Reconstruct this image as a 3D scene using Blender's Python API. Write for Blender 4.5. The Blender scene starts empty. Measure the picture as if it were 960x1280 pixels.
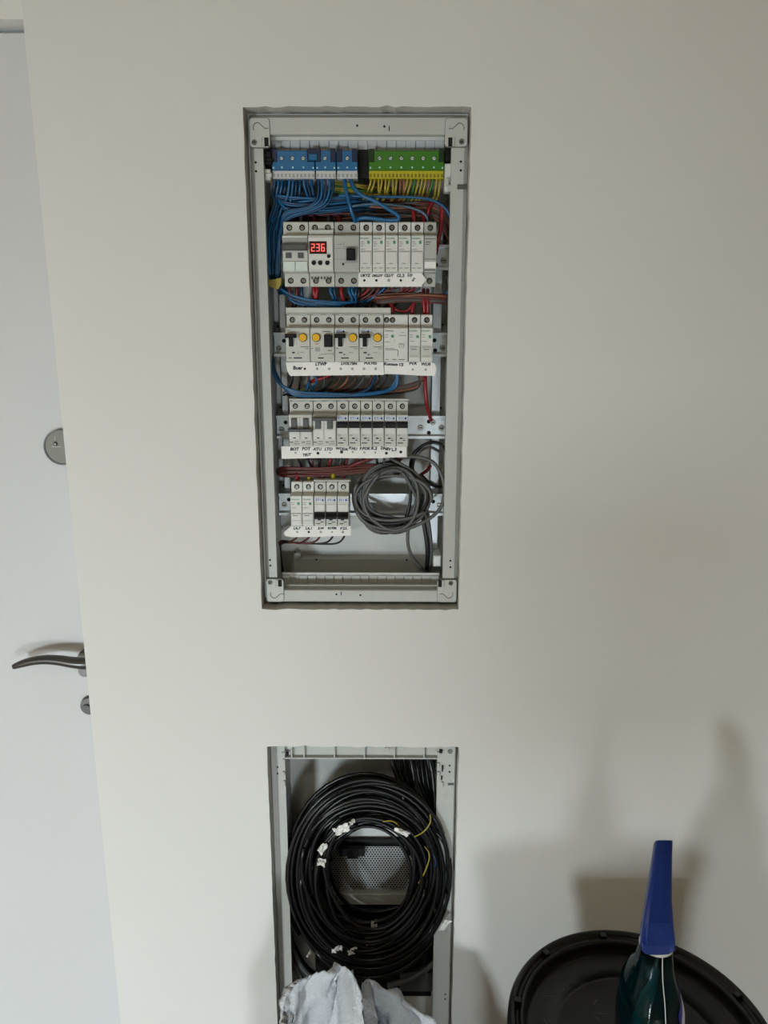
import bpy, bmesh, math, random
from math import sin, cos, pi, radians, sqrt
from mathutils import Vector, Matrix

random.seed(7)
scene = bpy.context.scene
COL = scene.collection

# ------------------------------------------------------------------ camera
CAM = Vector((0.0, -1.10, 1.59))
FPX = 961.0
PITCH, YAW, ROLL = radians(13.62), radians(-0.18), radians(0.08)
_f = Vector((sin(YAW) * cos(PITCH), cos(YAW) * cos(PITCH), -sin(PITCH)))
_r0 = Vector((cos(YAW), -sin(YAW), 0))
_u0 = _r0.cross(_f)
_r = cos(ROLL) * _r0 + sin(ROLL) * _u0
_u = -sin(ROLL) * _r0 + cos(ROLL) * _u0
cd = bpy.data.cameras.new('camera')
cd.sensor_fit = 'VERTICAL'
cd.sensor_height = 32.0
cd.lens = FPX / 1280.0 * 32.0
cd.clip_start = 0.02
cam = bpy.data.objects.new('camera', cd)
COL.objects.link(cam)
M = Matrix((( _r.x, _u.x, -_f.x, CAM.x), (_r.y, _u.y, -_f.y, CAM.y), (_r.z, _u.z, -_f.z, CAM.z), (0, 0, 0, 1)))
cam.matrix_world = M
scene.camera = cam

# ------------------------------------------------------------------ world, daylight, exposure
w = bpy.data.worlds.new('world')
scene.world = w
w.use_nodes = True
w.node_tree.nodes['Background'].inputs[0].default_value = (0.80, 0.86, 0.95, 1)
w.node_tree.nodes['Background'].inputs[1].default_value = 1.0
vs = scene.view_settings
vs.view_transform = 'Standard'
vs.look = 'None'
vs.gamma = 1.0
vs.use_curve_mapping = False
vs.exposure = 0.86
try:
    scene.cycles.use_denoising = True
except Exception:
    pass

BACK_Y = -2.95                      # wall behind the photographer; two glazed doors placed to supply the low light
WIN = [(-1.72, -1.32), (0.12, 0.50)]  # x ranges of the unseen doors; blinds added to keep the light low
WIN_Z = [(0.08, 0.86), (0.08, 0.46)]
WIN_P = [54.0, 18.0]
TILT = 38
for (xa, xb), (wz0, wz1), pw in zip(WIN, WIN_Z, WIN_P):
    ld = bpy.data.lights.new('daylight', 'AREA')
    ld.shape = 'RECTANGLE'
    ld.size = xb - xa
    ld.size_y = wz1 - wz0
    ld.energy = pw
    ld.color = (0.865, 0.965, 1.02)
    lo = bpy.data.objects.new('daylight', ld)
    COL.objects.link(lo)
    lo.location = ((xa + xb) / 2, BACK_Y + 0.03, (wz0 + wz1) / 2)
    lo.rotation_euler = (radians(90 - TILT), 0, 0)     # shines towards +Y and, like skylight, downwards

# ------------------------------------------------------------------ helpers
def at(px, py, Y=0.0):
    d = _f + _r * ((px - 480) / FPX) - _u * ((py - 640) / FPX)
    return CAM + d * ((Y - CAM.y) / d.y)

def atz(px, py, Z):
    d = _f + _r * ((px - 480) / FPX) - _u * ((py - 640) / FPX)
    return CAM + d * ((Z - CAM.z) / d.z)

def lin(h):
    if isinstance(h, str):
        h = h.lstrip('#')
        c = [int(h[i:i + 2], 16) / 255 for i in (0, 2, 4)]
    else:
        c = list(h)
    return tuple(x / 12.92 if x <= 0.04045 else ((x + 0.055) / 1.055) ** 2.4 for x in c) + (1,)

MATS = {}
def mat(name, col, rough=0.5, metal=0.0, var=0.06, scale=60.0, bump=0.0, bscale=300.0, emit=0.0, trans=0.0, ior=1.45, coat=0.0, spec=None):
    if name in MATS:
        return MATS[name]
    m = bpy.data.materials.new(name)
    m.use_nodes = True
    nt = m.node_tree
    b = nt.nodes['Principled BSDF']
    c = lin(col)
    b.inputs['Roughness'].default_value = rough
    b.inputs['Metallic'].default_value = metal
    b.inputs['IOR'].default_value = ior
    if coat:
        b.inputs['Coat Weight'].default_value = coat
    if spec is not None:
        b.inputs['Specular IOR Level'].default_value = spec
    tc = nt.nodes.new('ShaderNodeTexCoord')
    nz = nt.nodes.new('ShaderNodeTexNoise')
    nz.inputs['Scale'].default_value = scale
    nz.inputs['Detail'].default_value = 4
    nt.links.new(tc.outputs['Object'], nz.inputs['Vector'])
    mx = nt.nodes.new('ShaderNodeMix')
    mx.data_type = 'RGBA'
    mx.inputs[6].default_value = tuple(max(0, x * (1 - var)) for x in c[:3]) + (1,)
    mx.inputs[7].default_value = tuple(min(1, x * (1 + var)) for x in c[:3]) + (1,)
    nt.links.new(nz.outputs['Fac'], mx.inputs[0])
    nt.links.new(mx.outputs[2], b.inputs['Base Color'])
    if bump:
        n2 = nt.nodes.new('ShaderNodeTexNoise')
        n2.inputs['Scale'].default_value = bscale
        n2.inputs['Detail'].default_value = 3
        nt.links.new(tc.outputs['Object'], n2.inputs['Vector'])
        bp = nt.nodes.new('ShaderNodeBump')
        bp.inputs['Strength'].default_value = bump
        bp.inputs['Distance'].default_value = 0.002
        nt.links.new(n2.outputs['Fac'], bp.inputs['Height'])
        nt.links.new(bp.outputs['Normal'], b.inputs['Normal'])
    if emit:
        b.inputs['Emission Color'].default_value = c
        b.inputs['Emission Strength'].default_value = emit
    if trans:
        b.inputs['Transmission Weight'].default_value = trans
    MATS[name] = m
    return m

class MB:
    """collects shapes of one mesh"""
    def __init__(s):
        s.v, s.f, s.m, s.sm = [], [], [], []
    def add(s, vs, fs, m=0, smooth=False):
        o = len(s.v)
        s.v += [tuple(v) for v in vs]
        for f in fs:
            s.f.append([o + i for i in f]); s.m.append(m); s.sm.append(smooth)
        return s
    def box(s, x0, x1, y0, y1, z0, z1, m=0, ch=0.0):
        if ch:   # chamfered front (low y) edges
            c = min(ch, (x1 - x0) / 3, (z1 - z0) / 3, (y1 - y0) / 1.5)
            vs = [(x0, y1, z0), (x1, y1, z0), (x1, y1, z1), (x0, y1, z1),
                  (x0, y0 + c, z0), (x1, y0 + c, z0), (x1, y0 + c, z1), (x0, y0 + c, z1),
                  (x0 + c, y0, z0 + c), (x1 - c, y0, z0 + c), (x1 - c, y0, z1 - c), (x0 + c, y0, z1 - c)]
            fs = [(0, 3, 2, 1), (8, 9, 10, 11)]
            for i in range(4):
                j = (i + 1) % 4
                fs += [(i, j, 4 + j, 4 + i), (4 + i, 4 + j, 8 + j, 8 + i)]
            return s.add(vs, fs, m)
        vs = [(x0, y0, z0), (x1, y0, z0), (x1, y1, z0), (x0, y1, z0), (x0, y0, z1), (x1, y0, z1), (x1, y1, z1), (x0, y1, z1)]
        return s.add(vs, [(0, 3, 2, 1), (4, 5, 6, 7), (0, 1, 5, 4), (1, 2, 6, 5), (2, 3, 7, 6), (3, 0, 4, 7)], m)
    def prism(s, prof, x0, x1, m=0):      # prof: (y,z) counter list, extruded along x
        n = len(prof)
        vs = [(x0, y, z) for y, z in prof] + [(x1, y, z) for y, z in prof]
        fs = [list(range(n)), list(range(2 * n - 1, n - 1, -1))]
        for i in range(n):
            j = (i + 1) % n
            fs.append((i, n + i, n + j, j))
        return s.add(vs, fs, m)
    def plate(s, out, y0, y1, m=0):       # out: (x,z) outline extruded along y
        n = len(out)
        vs = [(x, y0, z) for x, z in out] + [(x, y1, z) for x, z in out]
        fs = [list(range(n)), list(range(2 * n - 1, n - 1, -1))]
        for i in range(n):
            j = (i + 1) % n
            fs.append((j, n + j, n + i, i))
        return s.add(vs, fs, m)
    def cyl(s, c, ax, r0, r1, n=12, m=0, smooth=True, cap0=True, cap1=True):   # frustum from c to c+ax
        c, ax = Vector(c), Vector(ax)
        a = ax.normalized()
        t = Vector((1, 0, 0)) if abs(a.x) < 0.9 else Vector((0, 0, 1))
        e1 = a.cross(t).normalized(); e2 = a.cross(e1)
        vs = []
        for k, (p, r) in enumerate(((c, r0), (c + ax, r1))):
            vs += [p + e1 * (r * cos(2 * pi * i / n)) + e2 * (r * sin(2 * pi * i / n)) for i in range(n)]
        s.add(vs, [(i, (i + 1) % n, n + (i + 1) % n, n + i) for i in range(n)], m, smooth)
        o = len(s.v) - 2 * n
        if cap0: s.f.append([o + i for i in range(n - 1, -1, -1)]); s.m.append(m); s.sm.append(False)
        if cap1: s.f.append([o + n + i for i in range(n)]); s.m.append(m); s.sm.append(False)
        return s
    def ring(s, c, r0, r1, y0, y1, n=20, m=0):   # flat ring facing -y
        vs = []
        for r, y in ((r0, y1), (r0, y0), (r1, y0), (r1, y1)):
            vs += [(c[0] + r * cos(2 * pi * i / n), y, c[1] + r * sin(2 * pi * i / n)) for i in range(n)]
        fs = []
        for k in range(3):
            fs += [(k * n + i, (k + 1) * n + i, (k + 1) * n + (i + 1) % n, k * n + (i + 1) % n) for i in range(n)]
        return s.add(vs, fs, m)
    def lathe(s, prof, c=(0, 0, 0), n=48, m=0, sx=1.0, sy=1.0, smooth=True):   # prof: (r,z)
        vs = []
        for r, z in prof:
            vs += [(c[0] + sx * r * cos(2 * pi * i / n), c[1] + sy * r * sin(2 * pi * i / n), c[2] + z) for i in range(n)]
        fs = []
        for k in range(len(prof) - 1):
            fs += [(k * n + i, k * n + (i + 1) % n, (k + 1) * n + (i + 1) % n, (k + 1) * n + i) for i in range(n)]
        return s.add(vs, fs, m, smooth)
    def tube(s, pts, r, n=6, m=0, closed=False, caps=True):
        pts = [Vector(p) for p in pts]
        N = len(pts)
        rr = r if isinstance(r, (list, tuple)) else [r] * N
        e = None
        vs = []
        for i, p in enumerate(pts):
            if closed:
                t = (pts[(i + 1) % N] - pts[i - 1])
            else:
                t = pts[min(i + 1, N - 1)] - pts[max(i - 1, 0)]
            t = t.normalized() if t.length > 1e-9 else Vector((0, 0, 1))
            if e is None:
                a = Vector((0, 1, 0)) if abs(t.y) < 0.9 else Vector((1, 0, 0))
                e = t.cross(a).normalized()
            e = (e - t * e.dot(t))
            e = e.normalized() if e.length > 1e-9 else t.orthogonal().normalized()
            b = t.cross(e)
            vs += [p + e * (rr[i] * cos(2 * pi * k / n)) + b * (rr[i] * sin(2 * pi * k / n)) for k in range(n)]
        fs = []
        for i in range(N if closed else N - 1):
            j = (i + 1) % N
            fs += [(i * n + k, i * n + (k + 1) % n, j * n + (k + 1) % n, j * n + k) for k in range(n)]
        o = len(s.v)
        s.add(vs, fs, m, True)
        if caps and not closed:
            s.f.append([o + k for k in range(n - 1, -1, -1)]); s.m.append(m); s.sm.append(False)
            s.f.append([o + (N - 1) * n + k for k in range(n)]); s.m.append(m); s.sm.append(False)
        return s
    def mesh(s, name, mats):
        me = bpy.data.meshes.new(name)
        me.from_pydata(s.v, [], s.f)
        for mm in (mats if isinstance(mats, (list, tuple)) else [mats]):
            me.materials.append(mm)
        me.polygons.foreach_set('material_index', s.m)
        me.polygons.foreach_set('use_smooth', s.sm)
        me.update()
        bm = bmesh.new(); bm.from_mesh(me)
        bmesh.ops.recalc_face_normals(bm, faces=bm.faces)
        bm.to_mesh(me); bm.free()
        return me
    def build(s, name, mats, parent=None, loc=None):
        return mo(name, s.mesh(name, mats), parent, loc)

def mo(name, me, parent=None, loc=None):
    o = bpy.data.objects.new(name, me)
    COL.objects.link(o)
    if parent is not None:
        o.parent = parent
    if loc is not None:
        o.location = loc
    return o

def tag(o, label, cat, group=None):
    o['label'] = label; o['category'] = cat
    if group: o['group'] = group
    return o

def thing(name, label, cat, loc=(0, 0, 0), group=None):
    o = bpy.data.objects.new(name, None)
    o.empty_display_size = 0.02
    COL.objects.link(o)
    o.location = loc
    return tag(o, label, cat, group)

def struct(o):
    o['kind'] = 'structure'
    return o

_tc = {}
def text_mesh(s, size, m, bold=0.0, shear=0.0):
    k = (s, size, m.name, bold, shear)
    if k in _tc:
        return _tc[k]
    cu = bpy.data.curves.new('lettering', 'FONT')
    cu.body = s; cu.size = size; cu.align_x = 'CENTER'; cu.align_y = 'CENTER'
    cu.offset = bold; cu.shear = shear
    cu.resolution_u = 2
    o = bpy.data.objects.new('lettering', cu)
    COL.objects.link(o)
    dg = bpy.context.evaluated_depsgraph_get()
    me = bpy.data.meshes.new_from_object(o.evaluated_get(dg))
    bpy.data.objects.remove(o); bpy.data.curves.remove(cu)
    me.transform(Matrix.Rotation(pi / 2, 4, 'X'))
    me.materials.clear(); me.materials.append(m)
    _tc[k] = me
    return me

def text(s, size, m, parent, loc, bold=0.0, shear=0.0, rot=0.0):
    o = mo('lettering', text_mesh(s, size, m, bold, shear), parent, loc)
    o.rotation_euler = (0, rot, 0)
    return o

def spline(P, per=6, closed=False):
    P = [Vector(p) for p in P]
    n = len(P)
    out = []
    for i in range(n if closed else n - 1):
        if closed:
            a, b, c, d = P[i - 1], P[i], P[(i + 1) % n], P[(i + 2) % n]
        else:
            a, b, c, d = P[max(i - 1, 0)], P[i], P[i + 1], P[min(i + 2, n - 1)]
        for k in range(per):
            t = k / per
            out.append(0.5 * ((2 * b) + (c - a) * t + (2 * a - 5 * b + 4 * c - d) * t * t + (3 * b - a - 3 * c + d) * t ** 3))
    if not closed:
        out.append(P[-1])
    return out

CNAME = {'wire_blue': 'blue', 'wire_blue_dark': 'dark blue', 'wire_brown': 'brown', 'wire_red': 'red', 'wire_dark_red': 'dark red', 'wire_black': 'black', 'wire_grey': 'grey', 'wire_yellow': 'yellow', 'wire_green': 'green', 'wire_orange': 'light brown', 'cable_grey': 'pale grey'}
def wire(name, pts, r, m, label, group, cat='wire', per=5, n=6):
    """pts in photograph pixels with the depth (world y) each point lies at"""
    P = spline([at(*p) for p in pts], per)
    label = label.replace('{c}', CNAME.get(m.name, 'dark'))
    o = MB().tube(P, r, n).build(name, m)
    return tag(o, label, cat, group)

# ------------------------------------------------------------------ materials
m_wall = mat('wall_paint', (0.80, 0.80, 0.788), 0.75, var=0.012, scale=1.2, bump=0.05, bscale=180)
m_room = mat('room_paint', (0.79, 0.755, 0.69), 0.85, var=0.02, scale=2)
m_plaster = mat('raw_plaster', (0.74, 0.735, 0.71), 0.9, var=0.1, scale=40, bump=0.5, bscale=220)
m_floor = mat('floor_boards', (0.55, 0.48, 0.39), 0.5, var=0.12, scale=6)
m_door = mat('door_laminate', (0.755, 0.76, 0.765), 0.6, var=0.01, scale=3)
m_frame = mat('door_frame_white', (0.82, 0.82, 0.80), 0.4, var=0.01, scale=3)
m_nickel = mat('satin_nickel', (0.33, 0.325, 0.32), 0.32, 0.75, var=0.05, scale=30)
m_encl = mat('enclosure_grey', (0.685, 0.695, 0.68), 0.42, var=0.02, scale=20)
m_encl2 = mat('enclosure_back_grey', (0.755, 0.765, 0.755), 0.45, var=0.03, scale=12)
m_tab = mat('tab_white', (0.73, 0.74, 0.75), 0.45, var=0.03, scale=30)
m_steel = mat('galvanised_steel', (0.78, 0.81, 0.83), 0.36, 0.6, var=0.10, scale=90)
m_dark = mat('black_plastic', (0.035, 0.035, 0.04), 0.55, var=0.2, scale=60, spec=0.3)
m_hole = mat('dark_hole', (0.05, 0.05, 0.05), 0.8, var=0.1)
m_devw = mat('device_white', (0.80, 0.805, 0.79), 0.38, var=0.02, scale=60)
m_devg = mat('device_grey', (0.66, 0.67, 0.65), 0.42, var=0.03, scale=60)
m_devl = mat('device_light_grey', (0.735, 0.74, 0.715), 0.4, var=0.03, scale=60)
m_devd = mat('device_mid_grey', (0.58, 0.59, 0.585), 0.42, var=0.03, scale=60)
m_line = mat('seam_grey', (0.42, 0.43, 0.42), 0.6, var=0.05)
m_win = mat('clear_window', (0.80, 0.85, 0.83), 0.15, var=0.04, scale=40, coat=0.6)
m_tog = mat('toggle_dark_grey', (0.30, 0.31, 0.31), 0.4, var=0.08)
m_yel = mat('test_button_yellow', (0.86, 0.66, 0.12), 0.35, var=0.05)
m_screw = mat('screw_zinc', (0.62, 0.62, 0.60), 0.3, 1.0, var=0.15, scale=200)
m_ink = mat('ink_dark', (0.10, 0.10, 0.12), 0.7, var=0.05)
m_inkg = mat('ink_grey', (0.38, 0.39, 0.39), 0.7, var=0.05)
m_green = mat('print_green', (0.25, 0.52, 0.36), 0.6, var=0.05)
m_blueink = mat('print_blue', (0.22, 0.25, 0.46), 0.6, var=0.05)
m_bluestrip = mat('strip_pale_blue', (0.74, 0.77, 0.83), 0.5, var=0.02)
m_red = mat('print_red', (0.78, 0.22, 0.16), 0.6, var=0.05)
m_led = mat('led_red', (1.0, 0.42, 0.38), 0.4, var=0.0, emit=0.55)
m_lens = mat('display_lens', (0.22, 0.02, 0.02), 0.3, var=0.05)
m_paper = mat('label_paper', (0.88, 0.88, 0.87), 0.7, var=0.03, scale=120)
m_tape = mat('clear_tape', (0.80, 0.81, 0.80), 0.3, var=0.03, scale=60)
m_bt = mat('terminal_blue', (0.08, 0.36, 0.54), 0.38, var=0.06, scale=80)
m_btd = mat('terminal_blue_dark', (0.04, 0.11, 0.24), 0.4, var=0.06)
m_gt = mat('terminal_green', (0.20, 0.43, 0.09), 0.4, var=0.06, scale=80)
m_gtd = mat('terminal_green_dark', (0.05, 0.16, 0.04), 0.4, var=0.06)
m_yt = mat('terminal_yellow', (0.68, 0.65, 0.12), 0.4, var=0.06)
m_wb = mat('wire_blue', (0.06, 0.33, 0.51), 0.35, var=0.12, scale=25)
m_wbd = mat('wire_blue_dark', (0.05, 0.21, 0.34), 0.35, var=0.12, scale=25)
m_wbr = mat('wire_brown', (0.30, 0.17, 0.13), 0.4, var=0.15, scale=25)
m_wrd = mat('wire_red', (0.52, 0.10, 0.13), 0.38, var=0.12, scale=25)
m_wdr = mat('wire_dark_red', (0.36, 0.13, 0.13), 0.4, var=0.12, scale=25)
m_wbk = mat('wire_black', (0.06, 0.06, 0.065), 0.4, var=0.15, scale=25)
m_wgy = mat('wire_grey', (0.29, 0.30, 0.31), 0.42, var=0.12, scale=25)
m_wyg = mat('wire_yellow', (0.60, 0.54, 0.20), 0.4, var=0.15, scale=30)
m_wgn = mat('wire_green', (0.20, 0.42, 0.16), 0.4, var=0.15, scale=30)
m_wor = mat('wire_orange', (0.50, 0.32, 0.22), 0.4, var=0.12, scale=30)
m_cable = mat('cable_black', (0.065, 0.067, 0.075), 0.32, var=0.25, scale=18)
m_sleeve = mat('cable_grey', (0.33, 0.335, 0.33), 0.42, var=0.12, scale=20)
m_drum = mat('drum_black', (0.04, 0.038, 0.036), 0.30, var=0.25, scale=30, bump=0.15, bscale=90)
m_bluecap = mat('sprayer_blue', (0.02, 0.16, 0.45), 0.35, var=0.05)
m_sacktape = mat('tie_tape_yellow', (0.58, 0.52, 0.22), 0.45, var=0.1, scale=60)

# ================================================================== THE SETTING
WX0, WX1, CEIL = -0.465, 1.55, 2.60
UH = (-0.1887, 0.1098, 1.1715, 1.8673)      # upper cut-out x0,x1,z0,z1
LH = (-0.1890, 0.1161, 0.2200, 0.9390)      # lower cut-out
RX0, RX1 = -0.225, 0.152
def ringpanel(mb, h, box, jit, seed, depth):
    rnd = random.Random(seed)
    x0, x1, z0, z1 = h; X0, X1, Z0, Z1 = box
    N = 46
    inner, outer = [], []
    def side(a, b, A, B, nrm, n, amp):
        for i in range(n):
            t = i / n
            p = Vector(a).lerp(Vector(b), t); q = Vector(A).lerp(Vector(B), t)
            k = 0 if i == 0 else (rnd.random() - 0.35) * amp * (2.2 if rnd.random() < 0.12 else 1)
            inner.append(p + Vector(nrm) * k); outer.append(q)
    side((x0, z1), (x1, z1), (X0, Z1), (X1, Z1), (0, 1), 30, jit)
    side((x1, z1), (x1, z0), (X1, Z1), (X1, Z0), (1, 0), N, jit * 0.45)
    side((x1, z0), (x0, z0), (X1, Z0), (X0, Z0), (0, -1), 30, jit * 0.8)
    side((x0, z0), (x0, z1), (X0, Z0), (X0, Z1), (-1, 0), N, jit * 0.4)
    n = len(inner)
    vs = [(p.x, 0, p.y) for p in outer] + [(p.x, 0, p.y) for p in inner] + [(p.x, depth, p.y) for p in inner]
    mb.add(vs, [(i, (i + 1) % n, n + (i + 1) % n, n + i) for i in range(n)], 0)
    o = len(mb.v) - 3 * n
    for i in range(n):
        mb.f.append([o + n + i, o + n + (i + 1) % n, o + 2 * n + (i + 1) % n, o + 2 * n + i]); mb.m.append(1); mb.sm.append(False)
def rect(mb, x0, x1, z0, z1, y=0.0, m=0):
    mb.add([(x0, y, z0), (x1, y, z0), (x1, y, z1), (x0, y, z1)], [(0, 1, 2, 3)], m)
mb = MB()
ub = (RX0, RX1, 1.14, 1.90); lb = (RX0, RX1, 0.19, 0.97)
ringpanel(mb, UH, ub, 0.0022, 3, 0.16)
ringpanel(mb, LH, lb, 0.0020, 5, 0.16)
rect(mb, WX0, RX0, 0, CEIL); rect(mb, RX1, WX1, 0, CEIL)
rect(mb, RX0, RX1, 1.90, CEIL); rect(mb, RX0, RX1, 0.97, 1.14); rect(mb, RX0, RX1, 0, 0.19)
mb.add([(WX0, 0, 0), (WX0, 0, CEIL), (WX0, 0.16, CEIL), (WX0, 0.16, 0)], [(0, 1, 2, 3)])
mb.add([(WX0, 0.16, 0), (WX0, 0.16, CEIL), (WX1, 0.16, CEIL), (WX1, 0.16, 0)], [(0, 1, 2, 3)])
struct(mb.build('wall_front', [m_wall, m_plaster]))

# door recess beside the wall
DY = 0.08
mb = MB(); mb.box(-1.75, -0.43, DY + 0.002, DY + 0.08, 2.07, CEIL); mb.box(-1.75, -1.36, DY + 0.002, DY + 0.08, 0, 2.07)
struct(mb.build('wall_door_side', m_wall))
mb = MB(); mb.box(-1.36, -0.43, DY - 0.026, DY + 0.06, 1.988, 2.07); mb.box(-1.40, -1.33, DY - 0.026, DY + 0.06, 0, 2.07)
struct(mb.build('trim_1', m_frame))
dr = struct(thing('door_1', 'flush white interior door with satin nickel lever handle', 'door', (-0.9, DY, 0)))
MB().box(-0.427, 0.44, 0, 0.045, 0.008, 1.9815, 0, 0.002).build('door_leaf', m_door, dr)
# lever handle
def dl(px, py, y):
    p = at(px, py, y); return (p.x + 0.9, p.y - DY, p.z)
rc = dl(116, 827, DY)
rose = MB(); rose.cyl((rc[0], 0, rc[2]), (0, -0.009, 0), 0.026, 0.0245, 36); rose.cyl((rc[0], -0.009, rc[2]), (0, -0.029, 0), 0.0095, 0.0095, 20)
lev = rose.build('handle_rose', m_nickel, dr)
pts = [dl(*p) for p in ((117, 828, DY - 0.036), (104, 829, DY - 0.038), (90, 828, DY - 0.038), (74, 825.5, DY - 0.037), (58, 824.5, DY - 0.036), (42, 826, DY - 0.035), (28, 829.5, DY - 0.034), (17, 833.5, DY - 0.033))]
rad = [0.0095, 0.0098, 0.0090, 0.0083, 0.0077, 0.0070, 0.0062, 0.0042]
P = spline(pts, 5)
rr = [rad[min(i // 5, 7)] + (rad[min(i // 5 + 1, 7)] - rad[min(i // 5, 7)]) * (i % 5) / 5 for i in range(len(P))]
MB().tube(P, rr, 14).build('lever', m_nickel, dr)
kc = dl(114, 880, DY)
k = MB(); k.cyl((kc[0], 0, kc[2]), (0, -0.009, 0), 0.0165, 0.0150, 30); k.build('key_rose', m_nickel, dr)
k = MB(); k.cyl((kc[0] - 0.004, -0.009, kc[2] - 0.003), (0, -0.004, 0), 0.0075, 0.007, 20); k.build('key_cylinder', m_tog, dr)
uc = dl(79, 558.5, DY)
k = MB(); k.cyl((uc[0], 0, uc[2]), (0, -0.006, 0), 0.0275, 0.0265, 40); up = k.build('upper_rose', mat('satin_nickel_plate', (0.41, 0.41, 0.38), 0.5, 0.35, var=0.06, scale=40), dr)
k = MB(); k.ring((uc[0], uc[2]), 0.0255, 0.0275, -0.0075, -0.004, 40); k.build('rose_edge', m_tog, up)
h = dl(71.5, 554, DY)
k = MB(); k.cyl((h[0], -0.0055, h[2]), (0, -0.001, 0), 0.0032, 0.0032, 16); k.build('key_hole', m_hole, up)
k = MB(); k.cyl((h[0] - 0.0004, -0.006, h[2] - 0.0004), (0, -0.0018, 0), 0.0018, 0.0012, 12); k.build('glint_dot', m_devw, up)  # white bead standing in for the highlight at the hole
k = MB(); k.box(h[0] - 0.0005, h[0] + 0.0005, -0.0066, -0.005, h[2] + 0.005, h[2] + 0.011); k.box(h[0] - 0.006, h[0] + 0.008, -0.0066, -0.005, h[2] - 0.0050, h[2] - 0.0042); k.build('engraved_mark', m_encl, up)

# rest of the room
struct(MB().box(-2.4, WX1, BACK_Y - 0.2, 0.3, -0.1, 0.0).build('floor', m_floor))
struct(MB().box(-2.4, WX1, BACK_Y - 0.2, 0.3, CEIL, CEIL + 0.1).build('ceiling', m_room))
struct(MB().box(WX1, WX1 + 0.1, BACK_Y - 0.2, 0.3, 0, CEIL).build('wall_right', m_room))
struct(MB().box(-2.5, -2.4, BACK_Y - 0.2, 0.3, 0, CEIL).build('wall_left', m_room))
struct(MB().box(-2.4, -1.75, DY, DY + 0.1, 0, CEIL).build('wall_front_left', m_room))
mb = MB()
xs = [-2.4]
for a, b in WIN: xs += [a, b]
xs.append(WX1)
for i in range(0, len(xs), 2):
    mb.box(xs[i], xs[i + 1], BACK_Y - 0.2, BACK_Y, 0, CEIL)
for a, b in WIN:
    mb.box(a, b, BACK_Y - 0.2, BACK_Y, 2.2, CEIL)
    mb.box(a, b, BACK_Y - 0.2, BACK_Y, 0, 0.04)
struct(mb.build('wall_back', m_room))
struct(MB().box(-0.94, -0.35, -2.26, -2.14, 0, CEIL).build('shading_partition', m_room))  # unseen, added to shade the right side of the front wall
m_glass = mat('window_glass', (0.95, 0.97, 0.97), 0.02, trans=1.0, var=0.0)
m_blind = mat('added_blind', (0.42, 0.42, 0.43), 0.8, var=0.04)
for i, (a, b) in enumerate(WIN):
    wn = struct(thing('window_%d' % (i + 1), 'unseen tall glazed door with blind added to keep its light low', 'window', ((a + b) / 2, BACK_Y - 0.1, 0.04)))
    hw = (b - a) / 2
    fr = MB(); fr.box(-hw, -hw + 0.04, -0.03, 0.03, 0, 2.16); fr.box(hw - 0.04, hw, -0.03, 0.03, 0, 2.16); fr.box(-hw, hw, -0.03, 0.03, 2.12, 2.16); fr.box(-hw, hw, -0.03, 0.03, 0, 0.04)
    fr.build('window_frame', m_frame, wn)
    MB().box(-hw + 0.04, hw - 0.04, -0.004, 0.004, 0.04, 2.12).build('pane', m_glass, wn)
    MB().box(-hw, hw, 0.05, 0.056, WIN_Z[i][1], 2.16).build('added_blind', m_blind, wn)  # blind added so that light enters only near the floor

# ================================================================== UPPER DISTRIBUTION BOARD
FY = 0.018           # front of the enclosure frame
BY = 0.108           # back panel
def X(px, py, y): return at(px, py, y).x
def Z(px, py, y): return at(px, py, y).z
EB = thing('distribution_board', 'grey recessed electrical enclosure with four device rails and open front', 'distribution board', (-0.04, BY, 1.1715))
def e_(mb, name, m, par=None):
    """mesh given in world coordinates, parented to the board"""
    o = mb.build(name, m, par or EB)
    base = Vector((-0.04, BY, 1.1715))
    if par is None:
        o.location = -base
    return o
ux0, ux1, uz0, uz1 = UH[0] + 0.001, UH[1] - 0.0008, UH[2] + 0.001, UH[3] - 0.001
il, ir = X(332.5, 300, FY), X(562, 300, FY)          # inner edges of the frame
zt, zb = Z(450, 169, FY), Z(450, 737, FY)
zt2, zb2 = Z(450, 147, FY), Z(450, 751.5, FY)
# back and side walls
mb = MB(); mb.box(il - 0.004, ir + 0.004, BY, BY + 0.002, uz0 + 0.005, uz1 - 0.005); e_(mb, 'back_panel', m_encl2)
zr = Z(450, 696, BY)
mb = MB(); mb.prism([(BY, zr + 0.004), (BY - 0.010, zr - 0.001), (BY - 0.010, zr - 0.026), (BY, zr - 0.026)], il + 0.016, ir - 0.010); e_(mb, 'lower_step', m_encl)
for a, b in ((il - 0.006, il - 0.004), (ir + 0.004, ir + 0.006)):
    mb = MB(); mb.box(a, b, FY + 0.004, BY + 0.002, uz0 + 0.005, uz1 - 0.005); e_(mb, 'side_wall', m_encl2)
for a, b in ((uz0 + 0.004, uz0 + 0.006), (uz1 - 0.006, uz1 - 0.004)):
    mb = MB(); mb.box(il - 0.006, ir + 0.006, FY + 0.004, BY + 0.002, a, b); e_(mb, 'end_wall', m_encl2)
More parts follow.
